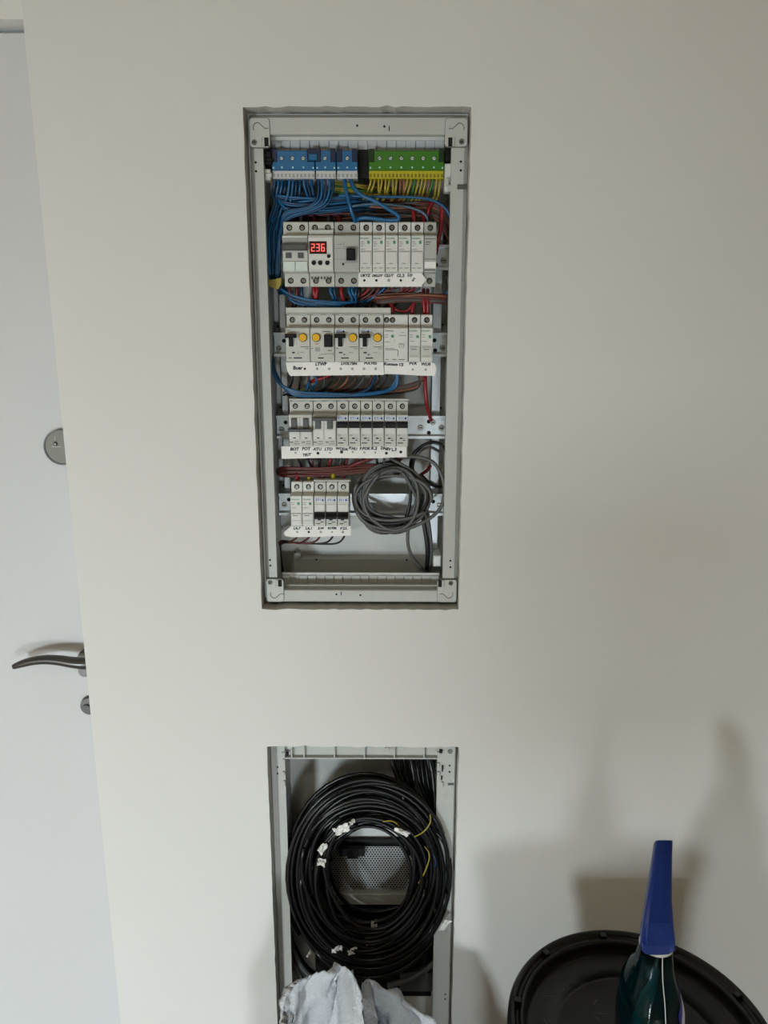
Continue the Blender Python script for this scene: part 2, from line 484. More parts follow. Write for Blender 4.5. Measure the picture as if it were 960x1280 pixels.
# frame: outer collar (recessed), side strips, top and bottom bars
mb = MB()
cy = FY + 0.010
mb.box(ux0, ux1, cy, cy + 0.002, zt2 - 0.001, uz1); mb.box(ux0, ux1, cy, cy + 0.002, uz0, zb2 + 0.001)
mb.box(ux0, X(311, 200, FY) + 0.001, cy, cy + 0.002, zb2, zt2)
e_(mb, 'collar', m_encl2)
fx0, fx1 = X(313, 200, FY), X(585.5, 200, FY)
for a, b, s in ((fx0, il, 1), (ir, fx1, -1)):
    mb = MB()
    inn = b if s == 1 else a
    out = a if s == 1 else b
    prof = [(out, cy + 0.002), (out, FY + 0.006), (out + s * 0.006, FY), (inn, FY), (inn, FY + 0.012), (inn - s * 0.002, FY + 0.012), (inn - s * 0.002, FY + 0.003), (out + s * 0.008, cy + 0.002)]
    n = len(prof)
    vs = [(x, y, zb2) for x, y in prof] + [(x, y, zt2) for x, y in prof]
    mb.add(vs, [list(range(n)), list(range(2 * n - 1, n - 1, -1))] + [(i, (i + 1) % n, n + (i + 1) % n, n + i) for i in range(n)])
    fo = e_(mb, 'frame_side', m_encl)
for za, zc in ((zt, zt2), (zb2, zb)):
    mb = MB(); mb.box(fx0 + 0.004, fx1 - 0.004, FY - 0.003, FY + 0.012, za, zc, 0, 0.001)
    e_(mb, 'frame_bar', m_encl)
# sloped inner ledges, tabs
for sgn, za, zc, p0, p1 in ((1, zt, zt - 0.012, 176, 190), (-1, zb, zb + 0.012, 719.5, 733)):
    mb = MB()
    mb.add([(il + 0.004, FY + 0.011, za), (ir - 0.002, FY + 0.011, za), (ir - 0.002, 0.046, za), (il + 0.004, 0.046, za)], [(0, 1, 2, 3)])
    mb.box(il + 0.004, ir - 0.002, FY + 0.010, FY + 0.012, min(za, za - sgn * 0.004), max(za, za - sgn * 0.004))
    e_(mb, 'ledge', m_encl2)
    xa, xb = X(339, 180 if sgn > 0 else 726, 0.046), X(556, 180 if sgn > 0 else 726, 0.046)
    if sgn < 0: xa, xb = X(352, 726, 0.046), X(549, 726, 0.046)
    z0_, z1_ = sorted((Z(450, p0, 0.046) + (0.006 if sgn > 0 else 0), Z(450, p1, 0.046) - (0.006 if sgn < 0 else 0)))
    nt_ = 18
    wt = (xb - xa) / nt_
    t0 = MB().box(0.0004, wt - 0.0006, 0, 0.0015, 0, z1_ - z0_, 0, 0.0005).mesh('tab', m_tab if sgn > 0 else m_encl)
    for i in range(nt_):
        o = mo('tab', t0, EB); o.location = Vector((xa + i * wt, 0.046 + 0.0008 * (i % 3 == 1), z0_)) - EB.location
    mb = MB(); mb.box(xa, xb, 0.0482, 0.0495, z0_ - 0.004, z1_ + 0.004); e_(mb, 'tab_backing', m_encl2)
# corner pieces with screw, square hole and a curved slot
scr_big = MB()
scr_big.ring((0, 0), 0.0024, 0.0036, -0.0008, 0.001, 18, 0); scr_big.cyl((0, 0.0002, 0), (0, 0.0006, 0), 0.0025, 0.0025, 14, 1)
scr_big.box(-0.0017, 0.0017, -0.0003, 0.0004, -0.0004, 0.0004, 2)
scr_big_me = scr_big.mesh('screw', [m_line, m_encl, m_hole])
def corner(px0, px1, py0, py1, screw, hole, slot, flipx, flipz):
    xa, xb = X(px0, py0, FY), X(px1, py0, FY); za, zc = Z(450, py1, FY), Z(450, py0, FY)
    r = 0.004
    mb = MB()
    out = []
    for cx_, cz_, a0 in ((xb - r, zc - r, 0), (xa + r, zc - r, 90), (xa + r, za + r, 180), (xb - r, za + r, 270)):
        for k_ in range(4):
            a = radians(a0 + 30 * k_); out.append((cx_ + r * cos(a), cz_ + r * sin(a)))
    mb.plate(out, FY - 0.0048, FY + 0.002)
    c = e_(mb, 'corner_piece', m_encl)
    mb = MB(); mb.plate([(x + (0.0006 if x > (xa + xb) / 2 else -0.0006), z + (0.0006 if z > (za + zc) / 2 else -0.0006)) for x, z in out], FY - 0.0034, FY + 0.001); mb.build('corner_gap', m_line, c)
    o = mo('screw', scr_big_me, c); p = at(*screw, FY - 0.005); o.location = p
    p = at(*hole, FY - 0.0048)
    hm = MB(); hm.box(p.x - 0.0045, p.x + 0.0045, FY - 0.0052, FY - 0.004, p.z - 0.006, p.z + 0.005, 0); hm.build('square_hole', m_hole, c)
    hm = MB(); hm.box(p.x + (0.0010 if flipx > 0 else -0.0040), p.x + (0.0040 if flipx > 0 else -0.0010), FY - 0.0065, FY - 0.004, p.z - 0.006, p.z + 0.005); hm.build('latch', m_encl, c)
    p = at(*slot, FY - 0.0048)
    hk = [(p.x + flipx * 0.0060 * cos(radians(a)), FY - 0.0050, p.z + flipz * 0.0060 * sin(radians(a))) for a in range(110, -121, -20)]
    hk = [(p.x + flipx * q, FY - 0.0050, p.z + flipz * 0.0008) for q in (-0.014, -0.009)] + hk[::-1][:8]
    MB().tube(hk, 0.0005, 4).build('curved_slot', m_line, c)
corner(312, 337, 149, 185, (317.8, 178), (331.5, 177), (322, 159.5), -1, -1)
corner(556.5, 584, 149, 184, (577, 177), (564.5, 177), (574.5, 160), 1, -1)
corner(333.5, 354.5, 723, 751, (337.6, 728), (348.5, 728.5), (343, 743), -1, 1)
corner(547, 570.5, 723.5, 751, (563.5, 729), (551.5, 729), (561, 743), 1, 1)
# small holes in the frame
hole_me = MB().cyl((0, 0, 0), (0, 0.0006, 0), 0.0016, 0.0016, 10).mesh('screw_hole', m_hole)
for q in ((319.5, 203), (320, 214), (576, 202), (576, 213), (337.5, 700), (338, 707), (563, 701), (563, 709), (447, 157), (513, 160)):
    o = mo('screw_hole', hole_me, EB); o.location = at(*q, FY - 0.0003) - EB.location
for q in ((480.5, 158), (446.5, 157), (420.5, 743), (450.5, 744)):
    o = mo('screw_hole', hole_me, EB); o.location = at(*q, FY - 0.0034) - EB.location
slot_me = MB().box(-0.0006, 0.0006, 0, 0.0005, -0.003, 0.003).mesh('slit', m_hole)
for q in ((486.5, 160.5), (426.5, 742)):
    o = mo('slit', slot_me, EB); o.location = at(*q, FY - 0.0034) - EB.location
p = at(577.5, 233.5, FY - 0.0004)
mb = MB(); mb.box(p.x - 0.0065, p.x + 0.006, FY - 0.0006, FY + 0.001, p.z - 0.0032, p.z + 0.0032); e_(mb, 'frame_slot', m_tog)
for q in ((347, 408), (553.5, 406), (350.5, 509), (551, 510), (354, 607), (556, 296.5)):
    o = mo('screw_hole', hole_me, EB); o.location = at(*q, BY - 0.0006) - EB.location
# black terminal-block brackets on either side
for a, b, y0_, y1_, m_ in ((328.5, 340, 189, 207, m_dark), (328.5, 338, 212, 226, m_encl2), (556, 567, 186, 202, m_dark), (556, 566, 205, 240, m_encl2)):
    mb = MB(); xa, xb = X(a, 200, 0.03), X(b, 200, 0.03)
    z1_, z0_ = Z(450, y0_, 0.03), Z(450, y1_, 0.03)
    mb.box(xa, xb, 0.026, 0.045, z0_, z1_, 0, 0.001); mb.box(xa + 0.003, xb + 0.002, 0.024, 0.03, z0_ + 0.004, z0_ + 0.009, 0, 0.001)
    e_(mb, 'terminal_bracket', m_)
for q in ((559, 228), (562, 236)):
    p = at(*q, 0.022); mb = MB(); mb.box(p.x - 0.002, p.x + 0.002, 0.02, 0.04, p.z - 0.004, p.z + 0.005, 0, 0.0006); e_(mb, 'clip', m_encl)
# vertical galvanised supports
for pa, pb in ((350.5, 358.5), (539.5, 550.5)):
    xa, xb = X(pa, 450, 0.088), X(pb, 450, 0.088)
    mb = MB(); mb.box(xa, xb, 0.086, 0.089, Z(450, 690, 0.088) if pa > 500 else Z(450, 618, 0.088), Z(450, 255, 0.088))
    mb.box(xa, xa + 0.0012, 0.086, 0.104, Z(450, 690, 0.088) if pa > 500 else Z(450, 618, 0.088), Z(450, 255, 0.088))
    e_(mb, 'support_strip', m_steel)
# device rails (top-hat profile)
RY = 0.070
ROWZ = [Z(450, 317, 0.022), Z(450, 431, 0.022), Z(450, 538.5, 0.022), Z(450, 639, 0.022)]
rx0, rx1 = X(345.5, 534, RY), X(556.5, 534, RY)
def hat(zc):
    t = 0.001
    a = [(RY, zc + 0.0175), (RY, zc + 0.0135), (RY + 0.0065, zc + 0.0135), (RY + 0.0065, zc - 0.0135), (RY, zc - 0.0135), (RY, zc - 0.0175)]
    b = [(RY + t, zc - 0.0175), (RY + t, zc - 0.0135 - t), (RY + 0.0065 + t, zc - 0.0135 - t), (RY + 0.0065 + t, zc + 0.0135 + t), (RY + t, zc + 0.0135 + t), (RY + t, zc + 0.0175)]
    return a + b
rs = MB(); rs.cyl((0, 0, 0), (0, -0.0028, 0), 0.0045, 0.0038, 16, 0); rs.box(-0.003, 0.003, -0.0031, -0.002, -0.0006, 0.0006, 1)
rs_me = rs.mesh('rail_screw', [m_screw, m_hole])
rslot = MB().cyl((0, 0, 0), (0, 0.0004, 0), 0.0031, 0.0031, 12).mesh('rail_hole', m_hole)
railscr = {0: [((554.5, 326), (545, 331), (544.5, 317))], 1: [((348.5, 436), (355, 426), (553, 435), (543, 425.5), (544, 438))], 2: [((352, 537), (357, 528), (541, 528), (551.5, 535), (525.5, 534.5), (536, 541), (536, 527))], 3: [((355.5, 631), (361, 624.5), (549, 632), (541.5, 627))]}
for i, zc in enumerate(ROWZ):
    mb = MB().prism(hat(zc - 0.001), rx0, rx1)
    ro = e_(mb, 'device_rail', m_steel)
    for j, q in enumerate(railscr[i][0]):
        big = j == 0 or (i == 2 and j in (2, 3, 4)) or (i in (1, 3) and j in (2,))
        o = mo('rail_screw' if big else 'rail_hole', rs_me if big else rslot, ro); o.location = at(*q, RY + 0.0064)
# lone round knob near the bottom of the back panel
p = at(372, 694.5, BY - 0.012)
mb = MB(); mb.cyl((p.x, BY - 0.001, p.z), (0, -0.014, 0), 0.0058, 0.0052, 20); e_(mb, 'fixing_boss', m_encl)
for q in ((395.5, 699.5), (508.5, 700)):
    o = mo('screw_hole', hole_me, EB); o.location = at(*q, BY - 0.0106) - EB.location
p = at(546, 700, 0.06); mb = MB(); mb.box(p.x - 0.006, p.x + 0.006, 0.05, 0.09, p.z - 0.008, p.z + 0.010, 0, 0.002); e_(mb, 'cable_clamp', m_tape)

# ================================================================== DEVICES ON THE RAILS
NY, SY = 0.022, 0.036        # depth of the nose and of the terminal shoulders
MOD = 0.0175
ts = MB()
ts.cyl((0, 0.0, 0), (0, -0.0006, 0), 0.0040, 0.0040, 16, 0)
ts.cyl((0.0003, -0.0004, -0.0003), (0, -0.0006, 0), 0.0027, 0.0024, 12, 1)
ts.box(-0.0022, 0.0024, -0.0012, -0.0009, -0.0004, 0.0002, 2)
screw_me = ts.mesh('terminal_screw', [m_dark, m_screw, m_hole])
def body_mesh(n, m, top=0.0425, bot=0.0425, ny=NY):
    w_ = n * MOD - 0.0005
    y0, y1 = ny - RY, SY - RY
    prof = [(0, -bot + 0.004), (0.004, -bot + 0.012), (0.004, top - 0.012), (0, top - 0.004),
            (y1 + 0.002, top), (y1, top - 0.0015), (y1, 0.0255), (y0 + 0.0008, 0.0235), (y0, 0.0225),
            (y0, -0.0225), (y0 + 0.0008, -0.0235), (y1, -0.0255), (y1, -bot + 0.0015), (y1 + 0.002, -bot)]
    mb = MB().prism(prof, 0.0004, w_)
    return mb
_bodies = {}
def device(name, label, n, row, xl, m, group=None, screws=(1, 1), cat='breaker'):
    """xl: world x of the left edge; origin of the thing is on the rail"""
    t = thing(name, label, cat, (xl, RY, ROWZ[row]), group)
    if row == 0: t.scale = (1.022, 1, 1.03)
    k = (n, m.name)
    if k not in _bodies:
        mb = body_mesh(n, m)
        me = mb.mesh('body', m)
        _bodies[k] = me
    b = mo('body', _bodies[k], t)
    bv = b.modifiers.new('bevel', 'BEVEL'); bv.width = 0.0005; bv.segments = 1
    for j in range(n):
        for s, on in ((1, screws[0]), (-1, screws[1])):
            if on:
                o = mo('terminal_screw', screw_me, t, (MOD * (j + 0.5), SY - RY - 0.0001, s * (0.0345 if s > 0 else 0.0345)))
                o.rotation_euler = (0, random.uniform(-1.5, 1.5), 0)
    return t
FN = NY - RY       # local y of the nose front
def P_(t, name, m, x0, x1, z0, z1, h=0.0004, base=None, ch=0.0, mm=True):
    """raised piece on the nose; millimetres"""
    b = FN if base is None else base
    return MB().box(x0 / 1000, x1 / 1000, b - h, b + 0.0006, z0 / 1000, z1 / 1000, 0, ch).build(name, m, t)
def lines(t, spec, m=None):
    mb = MB()
    for x0, x1, z, th in spec:
        mb.box(x0 / 1000, x1 / 1000, FN - 0.00025, FN + 0.0004, (z - th / 2) / 1000, (z + th / 2) / 1000)
    mb.build('print', m or m_inkg, t)['kind'] = 'stuff'

def green_single(t, x=0, lower=True):
    text('Schneider', 0.0030, m_green, t, ((x + 6.5) / 1000, FN - 0.0003, 0.0195), 0.00006)
    P_(t, 'green_mark', m_green, x + 10.5, x + 13.6, 12.5, 16.5)
    lines(t, [(x + 1.5, x + 5.5, 15, .6), (x + 1.5, x + 6.5, 12.5, .6), (x + 1.5, x + 5, 10, .6), (x + 1.5, x + 8, 5.5, .6)])
    if lower:
        P_(t, 'marker_window', m_devw, x + 1.0, x + 15.6, -14, 2.5, 0.0011, None, 0.0005)
        lines(t, [(x + 1, x + 15.6, 3.2, .5), (x + 1.5, x + 15, -0.5, .4)], m_line)
        mb = MB(); mb.box((x + 5) / 1000, (x + 10) / 1000, FN - 0.0013, FN, -0.0130, -0.0122); mb.build('print', m_inkg, t)['kind'] = 'stuff'
    lines(t, [(x + 1.5, x + 6, -18.5, .8), (x + 8.5, x + 14, -18.5, .8)])

def toggle_T(t, x, up=True):
    """black T-shaped lever with its window"""
    P_(t, 'toggle_window', m_devw, x + 1.5, x + 15.5, -3.5, 10.5, 0.0008)
    mb = MB(); mb.box((x + .6) / 1000, (x + 15.8) / 1000, FN - 0.011, FN, 0.0095, 0.0150, 0, 0.0012)
    mb.box((x + 5.2) / 1000, (x + 11) / 1000, FN - 0.006, FN, -0.0025, 0.0100, 0, 0.0008)
    mb.build('toggle', m_dark, t)
button = MB().cyl((0, 0, 0), (0, -0.0045, 0), 0.0056, 0.0050, 22).mesh('test_button', m_yel)
buttonr = MB().ring((0, 0), 0.0056, 0.0063, -0.0008, 0.0002, 22).mesh('button_ring', m_line)
def ybutton(t, x, z):
    mo('button_ring', buttonr, t, (x / 1000, FN, z / 1000)); mo('test_button', button, t, (x / 1000, FN, z / 1000))
def etistrip(t, x0, x1, z):
    s = P_(t, 'brand_strip', m_bluestrip, x0, x1, z - 2.6, z + 2.6, 0.0003)
    k = (x1 - x0)
    for i, ch_ in enumerate('ETI'):
        text(ch_, 0.0042, m_blueink, s, ((x0 + k * (0.2 + 0.18 * i)) / 1000, FN - 0.0004, z / 1000), 0.0001)
    MB().cyl(((x0 + k * 0.80) / 1000, FN - 0.00045, z / 1000), (0, 0.0003, 0), 0.0016, 0.0016, 10).build('dot', m_blueink, s)

# ---- row 1
xr1 = X(353, 318, NY)
def xm(x0, k): return x0 + k * MOD
def xm1(x0, k): return x0 + k * MOD * 1.022
t = device('main_switch', 'grey double main switch with wide linked grey toggle beside red digital display', 2, 0, xr1, m_devl, cat='switch')
P_(t, 'toggle', m_tog, 1, 34, 3.5, 12, 0.009, None, 0.0015)
P_(t, 'toggle_groove', m_devd, 0.6, 34, 12, 20, 0.0012)
P_(t, 'clear_strip', m_win, 0.6, 34, 20.2, 22, 0.0012)
for x in (4.5, 21): P_(t, 'contact_window', m_tog, x, x + 8, -6, 1.0, 0.0008)
for x in (1, 18): P_(t, 'clear_window', m_win, x, x + 16, -22, -10, 0.0022, None, 0.0006)
t = device('voltage_relay', 'two-module voltage relay with red digital display reading 236', 2, 0, xm1(xr1, 2), m_devl, cat='relay')
P_(t, 'face_plate', m_devw, 0.8, 33.6, -21, 21, 0.0012, None, 0.0005)
P_(t, 'upper_cover', m_devl, 0.8, 33.6, 24, 31, 0.0, SY - RY - 0.006)
d = P_(t, 'display', m_dark, 2, 25.5, -0.5, 15.5, 0.0022, None, 0.0004)
P_(d, 'display_lens', m_lens, 3, 24.6, 0.4, 14.6, 0.0026)
SEG = {'2': 'abged', '3': 'abgcd', '6': 'afgedc'}
for i, ch_ in enumerate('236'):
    ox, oz, W_, H_ = 4.6 + i * 6.8, 2.6, 4.6, 9.6
    mb = MB()
    th = 0.95
    sg = {'a': (0, W_, H_ - th, H_), 'd': (0, W_, 0, th), 'g': (0, W_, H_ / 2 - th / 2, H_ / 2 + th / 2), 'f': (0, th, H_ / 2, H_), 'b': (W_ - th, W_, H_ / 2, H_), 'e': (0, th, 0, H_ / 2), 'c': (W_ - th, W_, 0, H_ / 2)}
    for s in SEG[ch_]:
        a, b, c, e = sg[s]; mb.box((ox + a) / 1000, (ox + b) / 1000, FN - 0.0030, FN - 0.0025, (oz + c) / 1000, (oz + e) / 1000)
    mb.build('digit', m_led, d)
for x, z, r in ((7.5, -12, 3.1), (16.2, -12, 3.1), (26, -12, 3.1), (28, -3.5, 2.4)):
    MB().cyl((x / 1000, FN - 0.001, z / 1000), (0, -0.0026, 0), r / 1000, r / 1000 * 0.9, 18).build('push_button', m_dark, t)
lines(t, [(4, 8, -4.5, 1.2), (14, 22, -5, 1), (27, 31, 8, .7), (27, 31, 5, .7), (26, 32, 2, .7), (5, 10, -17, .7), (15, 18, -17, .7), (24, 28, -17, .7)], m_ink)
mb = MB()
for i in range(7): mb.box((2.5 + i * 4.3) / 1000, (5 + i * 4.3) / 1000, SY - RY - 0.0012, SY - RY + 0.001, -0.0325, -0.0290)
mb.build('ribs', m_tog, t)
t = device('residual_current_switch', 'grey two-module residual current switch with single black toggle in top row', 2, 0, xm1(xr1, 4), m_devg, cat='switch')
P_(t, 'toggle', m_dark, 17.5, 29, -9, 6, 0.010, None, 0.0015)
P_(t, 'toggle_frame', m_devd, 15.5, 31, -12, 9, 0.0008)
lines(t, [(1, 34, 6.5, .4), (1, 15, -7.5, .4), (13.5, 14.1, 11, 7), (5, 12, 12, .6)], m_line)
MB().cyl((0.0125, FN, -0.0135), (0, -0.0012, 0), 0.0016, 0.0014, 12).build('test_pin', m_dark, t)
r1names = ['UKYZ', 'OKLOT', 'CLUT', 'CL2', 'UTS']
for i, nm in enumerate(r1names):
    t = device('circuit_breaker', 'white single-module breaker in top row above handwriting %s' % nm, 1, 0, xm1(xr1, 6 + i), m_devw, 'white breakers in the top row', screws=(1, 0))
    green_single(t)
t = device('surge_module', 'narrow grey module at the end of the top row beside rail end', 1, 0, xm1(xr1, 11), m_devg, cat='module')
P_(t, 'white_window', m_paper, 1, 16, -18.5, -10.5, 0.0006)
lines(t, [(1, 16, -7, .6), (1, 16, 19, .6), (2, 9, 15, .7), (2, 7, 12, .7), (1, 16, -21, 1)], m_ink)
# ---- row 2
xr2 = X(357, 431, NY)
t = device('residual_current_breaker', 'grey breaker with black T toggle and yellow button above handwriting Buer', 2, 1, xr2, m_devl, 'yellow-button breakers in second row', screws=(1, 0))
toggle_T(t, 0); ybutton(t, 25, 10)
lines(t, [(21, 33, -3, .7), (28, 33, -5.5, .6), (9, 13, -11, 2), (17.5, 18, -11, 5), (20, 26, -10.5, .5), (4, 8, -18.5, 1), (11, 23, -18.5, 1.6), (2, 7, 20, .6)], m_ink)
t = device('residual_current_breaker', 'grey breaker with yellow button on its left half above handwriting LTWP', 2, 1, xm(xr2, 2), m_devl, 'yellow-button breakers in second row', screws=(1, 0))
ybutton(t, 9, 10); P_(t, 'toggle', m_dark, 20.5, 32, -3, 14, 0.008, None, 0.0012)
P_(t, 'grey_patch', m_devd, 7, 14, -9.5, -3.5, 0.0003)
lines(t, [(7, 12, 1, .9)], m_red)
lines(t, [(18, 30, 18.5, .9), (25, 31, -8, .9), (13, 22, -13.5, .5), (21, 33, -12.5, .5), (11, 19, -18.5, 1.6), (33, 33.4, -13, 5), (2, 4, -5, 1)], m_ink)
for k, nm in ((4, 'LVOLTEN'), (6, 'PULVES')):
    t = device('residual_current_breaker', 'grey breaker with blue strip, T toggle and yellow button above handwriting %s' % nm, 2, 1, xm(xr2, k), m_devl, 'yellow-button breakers in second row', screws=(1, 0))
    etistrip(t, 1, 16, 18.5); toggle_T(t, 0); ybutton(t, 26, 10)
    lines(t, [(21, 33, -3, .7), (27, 33, -5.5, .6), (6, 11, -11, 1.8), (12, 16, -13.5, .8), (20, 26, -11, .5), (9, 20, -18.5, 1.6), (2, 5, -5, .8), (13, 13.5, -14, 3)], m_ink)
t = device('residual_current_breaker', 'white two-module breaker in second row above handwriting Kommm CS', 2, 1, xm(xr2, 8), m_devw, screws=(0, 0))
for x in (4, 12.5): mo('terminal_screw', screw_me, t, (x / 1000, SY - RY - 0.0001, 0.0345))
text('Schneider', 0.0032, m_inkg, t, (0.0080, FN - 0.0003, 0.0195), 0.00006)
P_(t, 'grey_mark', m_green, 10.5, 14.5, 10, 14)
P_(t, 'marker_window', m_devw, 2, 20, -17, -7, 0.0010, None, 0.0004)
P_(t, 'test_button', m_devl, 21, 29, -4, 1.5, 0.0018, None, 0.0006)
lines(t, [(24, 29, 17, .6), (22, 32, 13, .6), (1.5, 6, 14, .6), (1.5, 6, 11, .6), (1.5, 9, 4, .7), (15, 15.5, 6, 4), (2, 15, -5, .5), (2, 20, -6.5, .4), (20.3, 20.8, -12, 10), (6, 10, -14, .8), (3, 7, -20.5, 1), (12, 18, -20.5, 1), (21, 30, -20.5, 1)])
for k, nm in ((10, 'FVA'), (11, 'WI.FI')):
    t = device('circuit_breaker', 'white single-module breaker in second row above handwriting %s' % nm, 1, 1, xm(xr2, k) + 0.0004, m_devw, 'white single breakers in second row', screws=(1, 0))
    text('Schneider', 0.0030, m_green, t, (0.0068, FN - 0.0003, 0.0195), 0.00006)
    P_(t, 'green_mark', m_green, 11, 14.5, 9.5, 13.5)
    P_(t, 'marker_window', m_devl, 1.2, 15.8, -18, -3, 0.0011, None, 0.0005)
    lines(t, [(1.5, 6, 14, .6), (1.5, 6, 11, .6), (1.5, 9, 5, .6), (1.5, 14, -2, .5)])
    mb = MB(); mb.box(0.004, 0.012, FN - 0.0013, FN, -0.0068, -0.0058); mb.box(0.003, 0.013, FN - 0.0013, FN, -0.0158, -0.0152); mb.build('print', m_inkg, t)['kind'] = 'stuff'
# ---- row 3
xr3 = X(361, 538, NY)
for k, nm, upw in ((0, 'BOT', 0), (2, 'ATU', 1)):
    t = device('double_breaker', ('grey two-pole breaker with linked grey toggle %s above handwriting %s' % (('raised' if upw else 'lowered'), nm)), 2, 2, xm(xr3, k), m_devl, screws=(1, 0))
    for x in (0, 17.3):
        P_(t, 'toggle_window', m_devw, x + 1.5, x + 16, 2, 19, 0.0010)
        P_(t, 'toggle_stem', m_tog, x + 4, x + 12, 3, 18, 0.005, None, 0.0008)
    if upw: P_(t, 'toggle_bar', m_tog, 0, 34.5, 15.5, 20, 0.011, None, 0.001)
    else: P_(t, 'toggle_bar', m_tog, 0, 34.5, -0.5, 4, 0.011, None, 0.001)
    for x in (0, 17.3):
        P_(t, 'front_cover', m_devw, x + 1.0, x + 16, -12.5, 0 if not upw else 2, 0.0014, None, 0.0005)
        mb = MB(); mb.box((x + 6) / 1000, (x + 10) / 1000, FN - 0.0018, FN, -0.0112, -0.0098); mb.build('print', m_ink, t)['kind'] = 'stuff'
        lines(t, [(x + 1, x + 6, -17, 1.5), (x + 8, x + 15, -16, .9), (x + 7, x + 15, -19.5, .9)])
r3 = ['WODA', 'P.HU', 'F.POK', 'K.2', 'DNEV', 'L.3']
for i, nm in enumerate(r3):
    t = device('circuit_breaker', 'grey single breaker with black toggle up above handwriting %s' % nm, 1, 2, xm(xr3, 4 + i), m_devl, 'black-toggle breakers in third row', screws=(1, 0))
    etistrip(t, 0.8, 16.4, 18.3)
    P_(t, 'toggle_window', m_devw, 1.8, 15.4, -4, 8, 0.0010)
    mb = MB(); mb.prism([(FN - 0.0105, 0.0080), (FN - 0.011, 0.0105), (FN, 0.0138), (FN, 0.0040), (FN - 0.006, 0.0050)], 0.0010, 0.0164); mb.build('toggle', m_dark, t)
    lines(t, [(2.5, 3, 2, 10), (14.2, 14.7, 2, 10), (4, 13, 1.5, .5)], m_line)
    lines(t, [(2, 6, -6.5, .7), (5, 9, -11, 2.0), (10, 13, -14, 1.2), (9.5, 13, -11, .5), (2, 10, -18, 1.3), (6, 14, 24.6, .6)], m_ink)
# ---- row 4
xr4 = X(363.5, 639, NY)
for i, nm in enumerate(('LA.7', 'LA.1')):
    t = device('circuit_breaker', ('white breaker at the left end of bottom row above handwriting LA.7', 'white breaker touching the black-toggle ones of bottom row above LA.1')[i], 1, 3, xm(xr4, i) - 0.0004, m_devw, 'white breakers in the bottom row', screws=(1, 0))
    text('Schneider', 0.0030, m_green, t, (0.0075, FN - 0.0003, 0.0180), 0.00006)
    P_(t, 'green_mark', m_green, 10.5, 14, 9.5, 13.5)
    P_(t, 'marker_window', m_devw, 1.2, 15.8, -19, -4, 0.0012, None, 0.0005)
    lines(t, [(1.5, 6, 13, .6), (1.5, 6, 10, .6), (1.5, 9, 5, .6), (1, 16, -3.4, .5)])
    mb = MB(); mb.box(0.003, 0.011, FN - 0.0014, FN, -0.0072, -0.0062); mb.box(0.003, 0.014, FN - 0.0014, FN, -0.0148, -0.0143); mb.build('print', m_inkg, t)['kind'] = 'stuff'
for i, nm in enumerate(('S.W', 'SUTER', 'P.2.L')):
    t = device('circuit_breaker', 'grey single breaker with black toggle down above handwriting %s' % nm, 1, 3, xm(xr4, 2 + i), m_devl, 'black-toggle breakers in bottom row', screws=(1, 0))
    etistrip(t, 0.8, 16.4, 17)
    P_(t, 'toggle_window', m_devw, 1.8, 15.4, -3, 10, 0.0010)
    mb = MB(); mb.prism([(FN - 0.012, -0.0095), (FN - 0.0125, -0.0060), (FN - 0.006, -0.0020), (FN, -0.0010), (FN, -0.0110)], 0.0010, 0.0164); mb.build('toggle', m_dark, t)
    lines(t, [(2.5, 3, 4, 10), (14.2, 14.7, 4, 10), (5, 5.4, 4, 9), (7, 7.4, 4, 9), (9.5, 9.9, 4, 9), (12, 12.4, 4, 9)], m_line)
    lines(t, [(5, 10, -13.5, 1.8), (9, 14, -17, 1), (3, 9, -19.5, 1.2)], m_ink)

# ---- comb busbars pushed into the upper terminals
def busbar(label, x0, x1, z0, z1, y, m, teeth=0):
    t = thing('comb_busbar', label, 'busbar', (x0, y, z0), 'comb busbars on the device rows')
    mb = MB(); mb.box(0, x1 - x0, 0, 0.012, 0, z1 - z0, 0, 0.0008); mb.build('cover', m, t)
    mb = MB(); mb.box(0.001, x1 - x0 - 0.001, -0.0004, 0.001, (z1 - z0) * 0.12, (z1 - z0) * 0.2); mb.build('groove', m_line, t)
    n = int((x1 - x0) / MOD)
    for i in range(n):
        mb = MB(); mb.box((i + .3) * MOD, (i + .7) * MOD, 0.003, 0.006, -0.006, 0.001); mb.build('tooth', m_steel, t)
    return t
y2 = SY - 0.002
busbar('tall light grey busbar cover along the top of the second row', xr2, xm(xr2, 8) + 0.010, ROWZ[1] + 0.0425, Z(450, 384.5, y2), y2, m_devl)
busbar('slim grey busbar along the top of the third row', xr3, xm(xr3, 10) + 0.001, ROWZ[2] + 0.0425, Z(450, 498.5, y2), y2, m_devl)
busbar('short grey busbar over the three black-toggle breakers of bottom row', xm(xr4, 2) - 0.001, xm(xr4, 5) + 0.002, ROWZ[3] + 0.0425, Z(450, 600, y2), y2, m_devl)

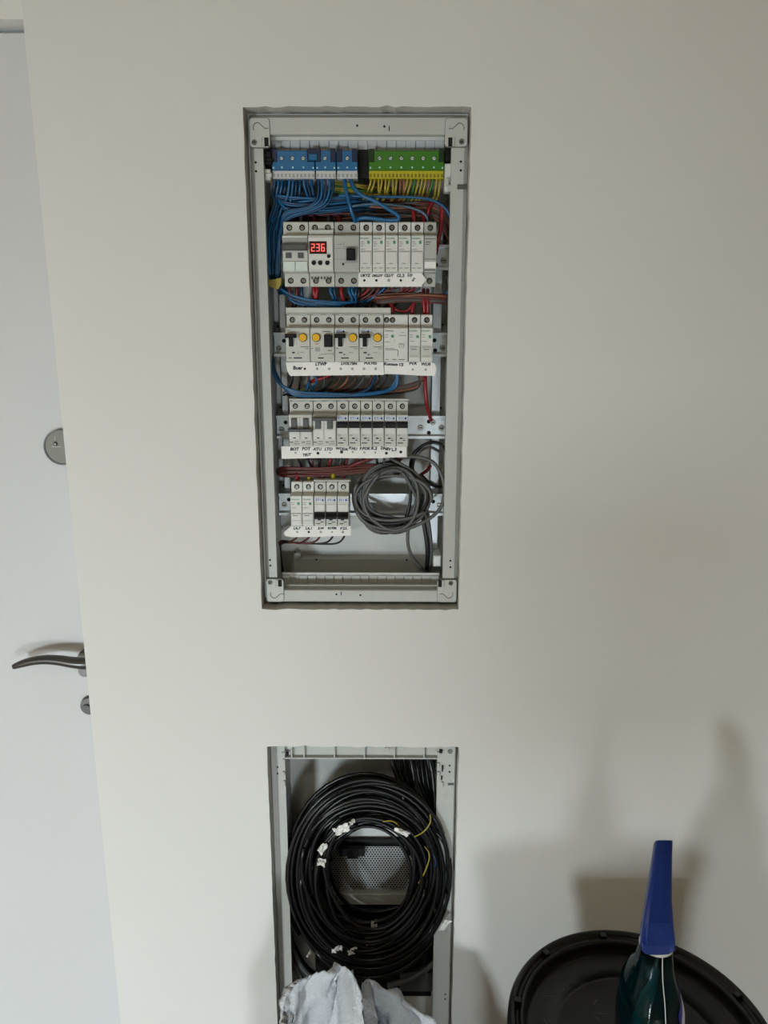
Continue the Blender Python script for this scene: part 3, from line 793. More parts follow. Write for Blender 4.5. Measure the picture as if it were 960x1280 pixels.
# ---- handwritten label strips
def strip(label, outline, y, words, seed, marks=(), curl=None, m=None):
    rnd = random.Random(seed)
    c = at(outline[0][0], outline[0][1], y)
    t = thing('label_strip', label, 'label', c, 'handwritten paper labels')
    out = [at(px, py, y) for px, py in outline]
    pts = [(p.x - c.x, p.z - c.z) for p in out]
    MB().plate(pts, 0, 0.0006).build('paper', m or m_paper, t)
    for s, px, py, size, rot in words:
        p = at(px, py, y) - c
        text(s, size, m_ink, t, (p.x, -0.0004, p.z), 0.00025, 0.15, rot)
    for px, py, r, k in marks:
        p = at(px, py, y) - c
        MB().cyl((p.x, -0.0002, p.z), (0, 0.0004, 0), r, r, 12).build('screw_mark', (m_ink if k else m_devd), t)
    return t
YL = SY - 0.0045
strip('white strip with handwriting UKYZ OKLOT CLUT CL2 on the top row', [(448, 340), (526, 340), (533, 350), (526, 358), (448, 358.5)], YL,
      [('UKYZ', 456.5, 344.6, 0.0052, 0), ('OKLOT', 471.3, 344.8, 0.0043, 0), ('CLUT', 486, 344.6, 0.0052, 0), ('CL.2', 500.5, 344.6, 0.0056, 0), ('UT', 512, 344.5, 0.0052, 0.3), ('S', 516.5, 349.5, 0.0072, 0.5)], 1,
      [(455.5, 350.5, .0018, 1), (470.5, 350.5, .0018, 1), (486, 350.5, .0022, 0), (501, 350.5, .0018, 1)])
strip('long white strip with handwriting below the yellow-button breakers', [(357.5, 453), (479, 451.8), (480, 468.5), (363, 470), (359, 464)], YL,
      [('Buer', 372, 460, 0.0072, 0), ('LTWP', 401, 455.2, 0.0062, 0), ('LVOLTEN', 436, 454.6, 0.0054, 0), ('PULVES', 463, 454, 0.0056, 0)], 2,
      [(381, 461, .0018, 1), (396.5, 461, .0020, 0), (411.5, 461, .0020, 0), (426, 461, .0020, 0), (440.5, 461, .0020, 0), (455, 461, .0020, 0), (469.5, 461, .0020, 0)], m=m_paper)
strip('white strip with rounded end and handwriting WI.FI in second row', [(480.3, 452), (538, 452), (544, 455), (546, 462), (543, 470), (524, 469.5), (480.6, 467)], YL - 0.0004,
      [('Kommm CS', 492, 455.5, 0.0056, 0.05), ('FVA', 516, 454.5, 0.0062, 0), ('WI.FI', 532, 455.5, 0.0060, 0.06)], 3, [(516, 462, .0018, 0), (532, 462, .0018, 0)])
strip('white strip with handwriting along the bottom of the third row', [(351.5, 558), (508, 557.5), (508, 571), (470, 573), (400, 572.5), (352, 573.5)], YL,
      [('BOT', 368, 561.5, 0.0064, 0), ('POT', 382.5, 561, 0.0064, 0), ('TEUT', 383.5, 568.5, 0.0052, -0.1), ('ATU', 396.5, 561.5, 0.0062, 0), ('LTO', 410.5, 561.5, 0.0062, 0), ('WODA', 427, 561.2, 0.0056, 0.1), ('P.HU', 441, 560.8, 0.0056, 0.15), ('F.POK', 456, 560.8, 0.0058, 0), ('K.2', 467.5, 560.5, 0.0064, 0), ('DNEV', 482, 561, 0.0058, 0.15), ('L.3', 492.5, 562, 0.0062, -0.1)], 4,
      [(369.5, 566, .0016, 0), (397.5, 566.5, .0022, 1), (412.5, 566, .0014, 0), (427, 565, .0024, 1), (441, 565, .0016, 0), (455.5, 565.5, .0016, 0), (469, 565.5, .0016, 0), (483, 566.5, .0022, 1), (501, 565, .0022, 1)])
strip('short white strip with handwriting under the bottom row', [(363.5, 658), (391.5, 657.5), (438.5, 657.5), (438.5, 669.5), (400, 671), (364, 671.5), (357, 670), (354.5, 666)], YL,
      [('LA.7', 371, 660.5, 0.0056, 0), ('LA.1', 386, 660.5, 0.0056, 0), ('S.W', 401, 660.5, 0.0052, 0), ('SUTER', 415, 660.3, 0.0046, 0), ('P.2.L', 429.5, 660.5, 0.0056, -0.1)], 5,
      [(371.5, 665, .0018, 0), (386, 665, .0018, 1), (401, 665, .0020, 0), (415, 665, .0016, 0), (428.5, 665, .0022, 0)])
# ---- terminal blocks
def terminal(label, x0p, x1p, n, mb_, md_, ms_, nw, plug=None, ptop=186.5, group=None):
    y = 0.030
    c = at(x0p, 213, y)
    x1 = at(x1p, 213, y).x - c.x
    zt_ = at(450, ptop + 1.5, y).z - c.z
    zb_ = at(450, 223, y).z - c.z
    t = thing('terminal_block', label, 'terminal block', c, group)
    MB().box(0, x1, 0, 0.025, 0, zt_, 0, 0.0008).build('body', mb_, t)
    MB().box(0.0004, x1 - 0.0004, 0.0015, 0.02, zb_, 0, 0, 0.0004).build('clamp_strip', ms_, t)
    for spx in n:
        sx_ = at(spx, 197, y).x - c.x
        o = mo('terminal_screw', tscrew, t, (sx_, 0, zt_ * 0.60))
        o.rotation_euler = (0, random.uniform(-1, 1), 0)
        mo('test_point', tpoint, t, (sx_, 0, zt_ * 0.15))
    for sx_ in (0.0022, x1 - 0.0022):
        mo('test_point', tpoint, t, (sx_, 0, zt_ * 0.13))
    ends = [0.0] if x1 > 0.02 else []
    for x in (0.0005, x1 - 0.0075):
        MB().box(x, x + 0.007, -0.0012, 0.002, zt_ * 0.42, zt_ + 0.002, 0, 0.0006).build('end_clip', md_, t)
    wn = x1 / nw
    for i in range(nw):
        MB().box(wn * (i + .22), wn * (i + .78), 0.0009, 0.004, zb_ * 0.85, zb_ * 0.40).build('wire_port', (m_devd if ms_ is not m_yt else mat('port_olive', (0.48, 0.42, 0.10), 0.6)), t)
    if plug:
        px = at(plug, 196, y).x - c.x
        MB().box(px - 0.0085, px + 0.0085, -0.001, 0.004, zt_ * 0.42, zt_ + 0.002, 0, 0.001).build('clip_recess', md_, t)
        MB().box(px - 0.006, px + 0.006, -0.004, 0.004, zt_ * 0.48, zt_ * 0.82, 0, 0.0012).build('clip_key', m_bt, t)
    return t
q = MB(); q.cyl((0, 0.0002, 0), (0, -0.0006, 0), 0.0030, 0.0030, 14, 0); q.cyl((0, -0.0004, 0), (0, -0.0007, 0), 0.0023, 0.002, 12, 1); q.box(-0.0016, 0.0016, -0.0013, -0.0010, -0.0004, 0.0004, 0)
tscrew = q.mesh('terminal_screw', [m_btd, m_devw])
q = MB().cyl((0, 0.0002, 0), (0, -0.0004, 0), 0.0013, 0.0013, 10)
tpoint = q.mesh('test_point', mat('point_pale', (0.62, 0.78, 0.80), 0.4))
terminal('long blue neutral terminal block with three screws and square key', 340, 393.5, (352, 365.7, 379), m_bt, m_btd, m_tab, 11, 391.5, group=None)
terminal('short blue neutral terminal block between the two other blue ones', 394.5, 420, (406.3,), m_bt, m_btd, m_tab, 5)
terminal('blue terminal block with wide white clamp beside the dark gap', 421, 447, (434,), m_bt, m_btd, m_tab, 5)
terminal('green and yellow earth terminal block full of earth wires', 461, 555, (474.5, 488.2, 501.8, 515.4, 529, 542.6), m_gt, m_gtd, m_yt, 20)
mb = MB(); p0, p1 = at(447.5, 188, 0.05), at(461, 224, 0.05); mb.box(p0.x - 0.14 * 0, p1.x, 0.045, 0.047, p1.z, p0.z); e_(mb, 'terminal_carrier', m_dark)
mb = MB(); p0, p1 = at(333, 205, 0.056), at(560, 214, 0.056); mb.box(p0.x, p1.x, 0.056, 0.060, p1.z, p0.z); e_(mb, 'terminal_carrier', m_dark)

# ================================================================== WIRES IN THE UPPER BOARD
rw = random.Random(21)
def J(a): return rw.uniform(-a, a)
def jit(pts, a, ay=0.0):
    return [(x + J(a), y + J(a), d + J(ay)) for x, y, d in pts]
WB = 0.00185
# blue wires from the long block: down, then round to the left and down the side
for i in range(11):
    x = 343.5 + i * 4.55
    dep = 0.040 + 0.004 * (i % 4)
    lx = 334.5 + (i % 7) * 2.5 + J(0.6)
    if i < 8:
        ty = 246 + i * 1.7 + J(2)
        pts = [(x, 222, 0.038), (x - 0.5, 232, dep), (x - 3, ty - 4, dep + 0.004), (max(lx + 9, x - 14), ty + 7, dep + 0.01), (lx + 3, ty + 26, dep + 0.012), (lx, 300 + J(5), dep + 0.014), (lx + J(1), 325, dep + 0.016), (343 + (i % 4) * 2.4, 350, dep + 0.02), (350 + i * 1.5, 368, 0.07)]
    else:
        ty = 250 + (i - 8) * 4
        pts = [(x, 222, 0.038), (x + 1, 234, dep), (x + 9, ty, dep + 0.01), (x + 35, ty + 8, dep + 0.014), (x + 70, ty + 9, dep + 0.02), (x + 110, ty + 4, 0.075)]
    wire('blue_wire', pts, WB, m_wb if i % 3 else m_wbd, 'thin {c} wire dropping from the long blue terminal block', 'blue wires of the long terminal block')
for i in range(5):
    x = 397.5 + i * 4.7
    pts = [(x, 222, 0.036), (x + 0.5, 236, 0.036), (x - 2 - i, 250 + i, 0.038), (x - 16 - i * 2, 259 + i * 1.2, 0.040), (x - 42 - i * 4, 266 + i * 2.4, 0.044), (352 + i * 0.6 - i, 286 + i * 3, 0.046), (346.5 + i * 0.8, 310, 0.048), (345 + i * 1.1, 335, 0.052), (345.5 + i, 352, 0.056), (352 + i * 2, 366, 0.066)]
    wire('blue_wire', jit(pts, 0.5), WB, m_wb if i % 2 else m_wbd, 'thin {c} wire sweeping left from the short blue terminal block', 'blue wires of the short terminal block')
# blue wires crossing under the terminal blocks
for i in range(8):
    y = 247 + i * 2.6
    pts = [(341 + i, 243 + i, 0.05), (360, y - 1 + J(2), 0.046 + 0.003 * (i % 3)), (390, y + J(2), 0.045), (420, y - 2 + J(2), 0.048), (450, y - 4 + J(2), 0.055), (478 + J(8), y - 3 + J(2), 0.07), (505, y - 2, 0.085)]
    wire('blue_wire', pts, WB, (m_wb, m_wbd)[i % 2], '{c} wire crossing below the blue terminal blocks', 'blue wires crossing under the terminals')
for i in range(6):
    lx = 333.5 + i * 3.0
    pts = [(352 + i * 3, 262 + i * 2, 0.060), (lx + 5, 275 + i, 0.056), (lx, 295, 0.05), (lx + J(2), 318, 0.052), (lx + 2 + J(2), 340, 0.055), (343 + i, 356, 0.06), (352 + i * 3, 366, 0.068)]
    wire('blue_wire', pts, WB, (m_wbd, m_wb)[i % 2], '{c} wire hanging in the bundle beside the main switch', 'blue wires bundled beside the main switch')
# thick blue pair from the third blue block
wire('thick_blue_wire', [(430.5, 223, 0.036), (432, 236, 0.03), (436, 252, 0.028), (440, 266, 0.03), (444, 276, 0.036), (448, 286, 0.05)], 0.0028, m_wb, 'thick blue wire running straight down from the third blue block', None, per=6)
wire('thick_blue_wire', [(438, 223, 0.036), (442, 234, 0.03), (452, 244, 0.026), (468, 251, 0.024), (485, 261, 0.024), (497, 269, 0.026), (497, 274.5, 0.028), (482, 275, 0.03), (462, 272.5, 0.032), (448, 273.5, 0.036), (441, 281, 0.05)], 0.0029, m_wb, 'thick blue wire looping back in a hairpin above white breakers', None, per=6)
wire('thick_blue_wire', [(424, 244, 0.04), (448, 245.5, 0.034), (480, 246, 0.032), (515, 246.5, 0.032), (538, 249.5, 0.032), (554, 258, 0.034), (563, 272, 0.036), (566, 300, 0.04), (566, 335, 0.045), (562, 360, 0.05), (554, 368, 0.055), (538, 369, 0.06), (524, 366, 0.07)], 0.0018, m_wb, 'blue wire arching to the right side and down past rail end', None, per=6)
wire('thick_blue_wire', [(440, 258, 0.05), (462, 255, 0.05), (490, 256, 0.05), (515, 260, 0.05), (530, 267, 0.05), (535, 276, 0.05), (536, 286, 0.055)], 0.0018, mat('wire_grey_blue', (0.30, 0.42, 0.50), 0.4), 'grey-blue wire curving down into the narrow grey module', None, per=6)
# earth wires
for i in range(20):
    x = 464 + i * 4.55
    lean = -1.0 - (i > 9) * 2.2 - J(1.5)
    if i in (0, 1): lean = -4
    pts = [(x, 222, 0.038), (x + lean * 0.2, 229, 0.037), (x + lean, 238, 0.040), (x + lean * 1.8, 246, 0.05), (x + lean * 3 - 4, 254, 0.07)]
    wire('earth_wire', pts, 0.00165, m_wyg if rw.random() < 0.75 else (m_wor if rw.random() < 0.4 else m_wgn), 'thin {c} earth wire hanging from the green terminal block', 'earth wires of the green terminal block')
for i in range(6):
    y = 229 + i * 2.6
    pts = [(414 + J(6), y - 3, 0.06), (432, y, 0.055), (448, y + 3 + J(1.5), 0.05), (462, y + 5 + J(1), 0.055), (490, y + 7, 0.075)]
    wire('earth_wire', pts, 0.0016, (m_wyg, m_wyg, m_wgn)[i % 3], '{c} earth wire running across the dark gap', 'earth wires crossing the dark gap')
# brown, red and grey wires in the top bundle
for i in range(13):
    y = 250 + i * 1.9
    pts = [(336 + J(2), 262 + i * 1.5, 0.085), (352, y + 3 + J(3), 0.08), (395, y + 3 + J(3), 0.07 + J(.006)), (435, y + J(3), 0.066 + J(.006)), (480, y + J(2), 0.062 + J(.006)), (522, y - 1 + J(2), 0.06), (546, y + 2, 0.064), (560, y + 14 + i, 0.07), (562 - i * 0.2, 290 + i, 0.085)]
    wire('brown_wire', pts, 0.0018, (m_wbr, m_wbk, m_wdr, m_wgy, m_wbr, m_wor, m_wbr)[i % 7], '{c} wire in the bundle crossing above the top row', 'dark wires crossing above the top row')
for q, nm in (((517, 264, 518.5, 283), 'red wire entering the last white breaker of the top row'), ((529.5, 272, 531, 285), 'short red wire entering the narrow grey module')):
    wire('red_wire', [(q[0] - 1, q[1] - 10, 0.075), (q[0], q[1], 0.058), (q[2], q[3] + 2, 0.052)], 0.0033, m_wrd, nm, None)
wire('red_wire', [(541, 252, 0.06), (536, 262, 0.056), (534, 274, 0.06), (536, 287, 0.06)], 0.0026, m_wrd, 'red wire slanting beside the grey-blue wire', None)
wire('red_wire', [(552, 256, 0.06), (552.5, 268, 0.058), (550.5, 288, 0.058), (547, 304, 0.062), (544, 320, 0.08)], 0.0030, m_wrd, 'long red wire falling to the right end of top rail', None)
for px in (364.5, 376.5): # bootlace sleeves above the main switch
    wire('ferrule_wire', [(px, 262, 0.075), (px, 272, 0.055), (px, 283, 0.05)], 0.0030, m_wgy, 'grey sleeved wire entering the top of the main switch', 'sleeved wires on the main switch')
for px, m_ in ((393, m_wdr), (411, m_wgy), (424, m_wrd)):
    wire('top_feed_wire', [(px, 266, 0.075), (px, 274, 0.056), (px, 282, 0.05)], 0.0028, m_, 'short {c} feed wire entering the display relay or grey switch from above', 'feed wires above the relay')
# yellow tie tape on the left bundle
q = MB(); c = at(345, 354.5, 0.05)
q.plate([(-0.013, 0.007), (-0.005, 0.0045), (0.0095, 0.0075), (0.0085, -0.002), (0.004, -0.0085), (-0.006, -0.0055), (-0.0125, -0.002)], -0.012, 0.004)
o = q.build('tie_tape', m_sacktape, None, c); tag(o, 'crumpled yellow tape wrapped around the blue wire bundle', 'tape')

# between row 1 and row 2
for i in range(7):
    pts = [(344 + i, 352 + i, 0.06), (352 + i, 362 + i * 0.8, 0.05), (368, 370 + i * 1.4, 0.046 + .003 * (i % 3)), (395, 376 + i * 1.1, 0.044), (425, 378 + i * 0.8, 0.046), (448 + J(8), 376 + J(2), 0.06), (462 + J(8), 368 + J(2), 0.07)]
    wire('blue_wire', jit(pts, 0.6), WB, (m_wb, m_wbd)[i % 2], '{c} wire sagging between the first and second rows', 'blue wires sagging below the top row')
for i, (px, m_) in enumerate(((363, m_wdr), (372, m_wdr), (378, m_wbd), (393, m_wrd), (397, m_wrd), (414, m_wb), (419, m_wbd), (427.5, m_wrd), (437, m_wb), (441, m_wb), (446, m_wbd), (450, m_wbk))):
    b = px + J(4)
    wire('drop_wire', [(px, 356, 0.05), (px - 1, 364, 0.046), (b, 374, 0.05), (b + J(6), 388, 0.066)], 0.0021 if m_ is not m_wrd else 0.0028, m_, '{c} wire leaving the underside of the top row left half', 'wires under the left half of the top row')
for i in range(12):
    px = 456 + i * 6.2
    m_ = (m_wbr, m_wrd, m_wbr, m_wdr, m_wb, m_wbr, m_wdr, m_wgy, m_wrd, m_wdr, m_wrd, m_wgy)[i]
    b = px - 6 + J(5)
    wire('drop_wire', [(px, 356, 0.05), (px - 1, 361, 0.048), (b - 4, 367 + J(2), 0.052), (b - 16, 373 + J(3), 0.058), (b - 26, 384, 0.075)], 0.0018, m_, '{c} wire leaving the underside of the white top-row breakers', 'wires under the white breakers of the top row')
for i in range(6):
    y = 367 + i * 2
    wire('brown_wire', [(452 + 4 * i, y + 4, 0.066), (475, y + 2 + J(1), 0.05), (505, y + J(1), 0.046), (535, y + 0.5 + J(1), 0.046), (557, y + 2, 0.05), (562, y + 4, 0.07)], 0.0017, (m_wbr, m_wor, m_wdr, m_wbr, m_wgy, m_wbr)[i], '{c} wire running level under the white top-row breakers', 'level brown wires under the top row')
wire('red_wire', [(488, 398, 0.05), (490, 388, 0.046), (488, 379, 0.05), (480, 370, 0.06)], 0.0032, m_wrd, 'thick red wire standing at the end of the tall busbar', None)
wire('red_wire', [(490, 382, 0.05), (497, 388, 0.05), (508, 389, 0.05), (516, 381, 0.05), (523, 374, 0.055)], 0.0022, m_wrd, 'red wire sagging between the tall busbar and breaker FVA', None)
wire('red_wire', [(516.5, 398, 0.05), (515.5, 388, 0.048), (518, 378, 0.05), (526, 370, 0.06)], 0.0028, m_wrd, 'red wire entering the top of breaker FVA', None)
for dx in (-2.4, 2.6):
    wire('red_wire', [(532.5 + dx, 398, 0.05), (532.5 + dx * .9, 386, 0.046), (532 + dx, 374, 0.046), (532 + dx, 362, 0.06)], 0.0027, m_wrd, 'red wire of the pair entering the top of breaker WI.FI', 'red pair on breaker WI.FI')

# between row 2 and row 3
for i in range(7):
    pts = [(339 + i * .5, 440 + i * 3, 0.075), (341 + i * .8, 462 + i, 0.056), (350 + i, 480 + i * .8, 0.046), (372, 489 + i * .9, 0.042), (405, 492 + i * .7, 0.042), (440, 492.5 + i * .5, 0.044), (468, 491 + i * .3, 0.048), (486 + i, 486, 0.052), (494 + i * .6, 476, 0.05), (496.5, 466, 0.048)]
    if i in (1, 3): pts = pts[:6] + [(460, 486, 0.048), (467, 476, 0.05), (470, 466, 0.05)]
    if i in (2, 5): pts = pts[:4] + [(376 + i * 3, 490, 0.045), (386, 478, 0.05), (386, 468, 0.05)]
    wire('blue_wire', jit(pts, 0.4), 0.0020, (m_wb, m_wbd)[i % 2], '{c} wire sagging between the second and third rows', 'blue wires sagging below the second row')
for i in range(13):
    px = 366 + i * 9.8
    m_ = (m_wbk, m_wbk, m_wbr, m_wb, m_wgy, m_wbk, m_wbr, m_wor, m_wbr, m_wgy, m_wbr, m_wbk, m_wbk)[i]
    d_ = 14 if i > 4 else 3
    wire('drop_wire', [(px, 466, 0.05), (px, 473, 0.048), (px - d_ * .3 + J(2), 480, 0.052), (px - d_ + J(3), 487, 0.06), (px - d_ * 2.2, 492, 0.072), (px - d_ * 4, 494, 0.08)], 0.0015, m_, 'thin {c} wire curving out from under the second row', 'thin wires under the second row')
for i in range(5):
    y = 485 + i * 2
    wire('brown_wire', [(410 + 8 * i, y + 3, 0.07), (440, y + 2, 0.066), (475, y, 0.06), (505, y - 3, 0.058), (522, y - 8, 0.056), (529 - i, 474, 0.052), (529 - i * 2, 466, 0.05)], 0.0015, (m_wbr, m_wgy, m_wbr, m_wor, m_wbk)[i], '{c} wire arching below breakers FVA and WI.FI', 'brown wires arching below the second row')
wire('red_wire', [(386, 478, 0.058), (398, 474, 0.05), (410, 470, 0.05), (418, 464, 0.055)], 0.0026, m_wrd, 'red wire slanting under the breaker LTWP', None)
wire('red_wire', [(531.5, 466, 0.052), (531.5, 480, 0.048), (533, 500, 0.05), (535.5, 515, 0.06), (540, 528, 0.08)], 0.0029, m_wrd, 'single long red wire falling to the third rail', None)
for px in (372, 379):
    wire('yellow_sleeve_wire', [(px, 487, 0.06), (px, 493, 0.05), (px, 500, 0.05)], 0.0026, m_yt, 'yellow sleeved wire entering the third-row two-pole breaker', 'yellow sleeves on third row')

# between row 3 and row 4
for i in range(8):
    y = 581.5 + i * 1.5
    pts = [(344 + J(1.5), 590 - i + 14, 0.09), (346.5, 588 + J(2), 0.075), (352, y + 3, 0.056), (372, y + 3.5, 0.048 + .003 * (i % 3)), (405, y + 3 + J(1), 0.046), (440, y + 1 + J(1), 0.048), (470, y - 1 - i * .3, 0.052), (488 + J(5), y - 5, 0.056), (498 + J(6), 572, 0.06)]
    wire('dark_red_wire', pts, 0.0018, (m_wdr, m_wbr, m_wdr, m_wbr)[i % 4], '{c} wire running level between the third and bottom rows', 'dark red wires below the third row')
for i, (px, m_) in enumerate(((373, m_wbk), (385, m_wbk), (391, m_wdr), (400, m_wbk), (413, m_wrd), (418, m_wgy), (426, m_wgy), (434, m_wdr), (447, m_wrd), (454, m_wrd), (471, m_wbk), (480, m_wgy))):
    d_ = J(6)
    wire('drop_wire', [(px, 569, 0.05), (px, 575, 0.046), (px + d_ * .5, 580, 0.05), (px + d_, 588, 0.062)], 0.0019, m_, 'short {c} wire dropping from under the third row', 'short wires under the third row')
wire('red_wire', [(430, 587, 0.056), (444, 580, 0.044), (460, 574, 0.042), (474, 570, 0.05)], 0.0034, m_wdr, 'bundled dark red wire slanting under breaker F.POK', None)
wire('red_wire', [(371, 586, 0.06), (371.5, 594, 0.05), (372, 605, 0.05)], 0.0032, m_wrd, 'thick red wire entering the top of breaker LA.7', None)
wire('yellow_sleeve_wire', [(386.5, 588, 0.06), (386.5, 595, 0.05), (386.5, 605, 0.05)], 0.0030, m_yt, 'yellow sleeved wire entering the top of breaker LA.1', None)
wire('yellow_sleeve_wire', [(416.5, 588, 0.06), (416.5, 594, 0.046), (416.5, 602, 0.045)], 0.0034, m_yt, 'yellow sleeved wire over the short busbar', None)
wire('red_wire', [(431, 578, 0.06), (430.5, 588, 0.05), (430, 600, 0.048)], 0.0024, m_wrd, 'thin red wire over the right end of short busbar', None)
wire('pale_wire', [(400, 590, 0.05), (403, 595, 0.046), (406, 601, 0.05)], 0.0018, m_wor, 'pale wire end over the left of the short busbar', None)
# under row 4
for i, (px, m_) in enumerate(((372, m_wbr), (387, m_wdr), (400, m_wdr), (416, m_wbk), (430.5, m_wbk))):
    wire('brown_wire', [(px, 667, 0.05), (px - 1, 672, 0.046), (px - 8, 676.5 + i * .5, 0.05), (px - 24 if i > 1 else px - 14, 678.5 + i * .4, 0.054), (366 - i, 678, 0.058), (352, 676 + i, 0.07), (346.5 + i, 684, 0.085), (347 + i * 1.2, 700, 0.092), (348 + i * 1.5, 716, 0.095)], 0.0015, m_, 'thin {c} wire leaving the bottom row and turning down', 'brown wires below the bottom row')

# grey cable coil in the lower right of the board
def loop(name, cx, cy, rx, ry, y0, dy, r, m, label, group, ph=0.0, turns=1.0, wob=1.5, cat='cable', seed=0, n=40, nseg=6):
    rl = random.Random(seed)
    a1, a2, p1, p2 = rl.uniform(-wob, wob), rl.uniform(-wob, wob), rl.uniform(0, 6.28), rl.uniform(0, 6.28)
    pts = []
    N = int(n * turns)
    for i in range(N + 1):
        a = ph + 2 * pi * turns * i / N
        k = a1 * sin(2 * a + p1) + a2 * sin(3 * a + p2)
        pts.append(at(cx + (rx + k) * cos(a), cy + (ry + k) * sin(a), y0 + dy * sin(a + p2) - 0.002 * (i / N)))
    return tag(MB().tube(pts, r, nseg).build(name, m), label, cat, group)
for i in range(14):
    loop('grey_cable', 489 + rw.uniform(-5, 5), 622 + rw.uniform(-4, 4), rw.uniform(30, 46), rw.uniform(27, 40), 0.036 + 0.004 * (i % 6), 0.006, 0.0027, (m_sleeve, m_sleeve, m_wgy, m_wbk)[i % 4], 'turn of grey cable in the coil beside the bottom row', 'grey cable coil turns', ph=rw.uniform(0, 6), turns=rw.uniform(0.7, 1.1), wob=4.0, seed=100 + i)
wire('grey_cable', [(478, 566, 0.07), (500, 571, 0.05), (520, 571, 0.036), (540, 577, 0.030), (551, 592, 0.028), (555.5, 612, 0.028), (552, 632, 0.028), (540, 646, 0.03), (520, 657, 0.032), (498, 664, 0.034), (475, 664, 0.036), (458, 655, 0.038), (446, 640, 0.04), (442, 618, 0.044), (450, 596, 0.05)], 0.0027, m_sleeve, 'outermost grey cable swinging wide around the coil', None, 'cable', per=6)
wire('grey_cable', [(447, 600, 0.05), (443, 620, 0.044), (447, 640, 0.040), (460, 655, 0.036), (482, 661, 0.034), (505, 658, 0.034), (525, 648, 0.036), (536, 630, 0.038), (534, 610, 0.04), (520, 592, 0.04), (503, 581, 0.04), (488, 573, 0.05)], 0.0025, m_sleeve, 'grey cable rising diagonally from the coil to the third row', None, 'cable', per=6)
wire('black_cable', [(517, 600, 0.075), (513, 585, 0.07), (517, 568, 0.066), (530, 556, 0.064), (545, 553, 0.066), (556, 561, 0.068), (560, 580, 0.074), (560, 600, 0.08), (554, 608, 0.085), (540, 606, 0.08), (525, 592, 0.085)], 0.0026, m_wbk, 'black cable loop arching over the right support strip', None, 'cable', per=6)
wire('grey_cable', [(519, 598, 0.07), (516, 582, 0.068), (523, 566, 0.062), (537, 559, 0.062), (550, 565, 0.066)], 0.0022, m_wgy, 'short grey cable inside the black loop', None, 'cable')
wire('grey_cable', [(514, 652, 0.05), (510, 664, 0.05), (510, 680, 0.052), (515, 696, 0.056), (526, 709, 0.066), (534, 716, 0.075)], 0.0026, m_sleeve, 'grey cable tail bowing down to the bottom slot', None, 'cable', per=6)
wire('black_cable', [(528, 640, 0.06), (531, 660, 0.058), (534, 680, 0.06), (534.5, 698, 0.066), (533, 715, 0.08)], 0.0036, m_wbk, 'thick black cable tail going down into the bottom slot', None, 'cable', per=6)
wire('black_cable', [(534, 640, 0.064), (537, 662, 0.062), (539, 684, 0.064), (538, 702, 0.07), (536, 716, 0.08)], 0.0028, m_wgy, 'grey-black cable tail beside the thick black one', None, 'cable', per=6)
wire('red_wire', [(528, 592, 0.085), (534, 588, 0.08), (538, 582, 0.085)], 0.0026, m_wrd, 'short red wire end inside the black cable loop', None)

# ================================================================== LOWER CABINET WITH CABLE COIL
LB = thing('cable_cabinet', 'grey recessed wall cabinet crammed with coiled black cables', 'cabinet', (-0.04, BY, 0.22))
def l_(mb, name, m, par=None):
    o = mb.build(name, m, par or LB)
    if par is None: o.location = -LB.location
    return o
lx0, lx1, lz0, lz1 = LH[0] + 0.001, LH[1] - 0.001, LH[2] + 0.001, LH[3] - 0.001
fl0, fl1 = X(345, 960, FY), X(356.5, 960, FY)
fr0, fr1 = X(546.5, 960, FY), X(570.5, 960, FY)
mb = MB(); mb.box(fl1 - 0.004, fr0 + 0.006, BY, BY + 0.002, lz0, lz1); l_(mb, 'back_panel', m_encl2)
for a, b in ((fl1 - 0.006, fl1 - 0.004), (fr0 + 0.006, fr0 + 0.008)):
    mb = MB(); mb.box(a, b, FY + 0.004, BY, lz0, lz1); l_(mb, 'side_wall', m_encl2)
mb = MB(); mb.box(fl1 - 0.006, fr0 + 0.008, FY + 0.004, BY, lz0, lz0 + 0.002); l_(mb, 'bottom_wall', m_encl2)
mb = MB(); mb.box(fl1 - 0.006, fr0 + 0.008, FY + 0.030, BY, lz1 - 0.004, lz1 - 0.002); l_(mb, 'top_wall', m_encl2)
mb = MB(); mb.box(lx0, fl0 + 0.002, FY + 0.012, FY + 0.014, lz0, lz1); l_(mb, 'collar', m_encl2)
for a, b, s in ((fl0, fl1, 1), (fr0, fr1, -1)):
    inn, out = (b, a) if s == 1 else (a, b)
    prof = [(out, FY + 0.014), (out, FY + 0.006), (out + s * 0.003, FY), (inn, FY), (inn, FY + 0.012), (inn - s * 0.002, FY + 0.012), (inn - s * 0.002, FY + 0.003), (out + s * 0.005, FY + 0.014)]
    n = len(prof)
    mb = MB(); vs = [(x, y, lz0) for x, y in prof] + [(x, y, lz1 - 0.002) for x, y in prof]
    mb.add(vs, [list(range(n)), list(range(2 * n - 1, n - 1, -1))] + [(i, (i + 1) % n, n + (i + 1) % n, n + i) for i in range(n)])
    l_(mb, 'frame_side', m_encl)
ztb = Z(450, 947.5, FY)
mb = MB(); mb.box(fl1 - 0.001, fr0 + 0.001, FY + 0.006, FY + 0.008, ztb, lz1 - 0.001); mb.box(fl1 - 0.001, fr0 + 0.001, FY - 0.001, FY + 0.016, ztb - 0.0012, ztb + 0.0008); mb.box(fl1 - 0.006, fr0 + 0.004, FY - 0.001, FY + 0.008, lz1 - 0.006, lz1 - 0.0005)
l_(mb, 'frame_bar', m_encl)
for px in (364.5, 380, 418, 455.5, 493, 530):
    p = at(px, 941, FY); mb = MB(); mb.box(p.x - 0.001, p.x + 0.001, FY - 0.0005, FY + 0.007, ztb, lz1 - 0.004); l_(mb, 'rib', m_encl)
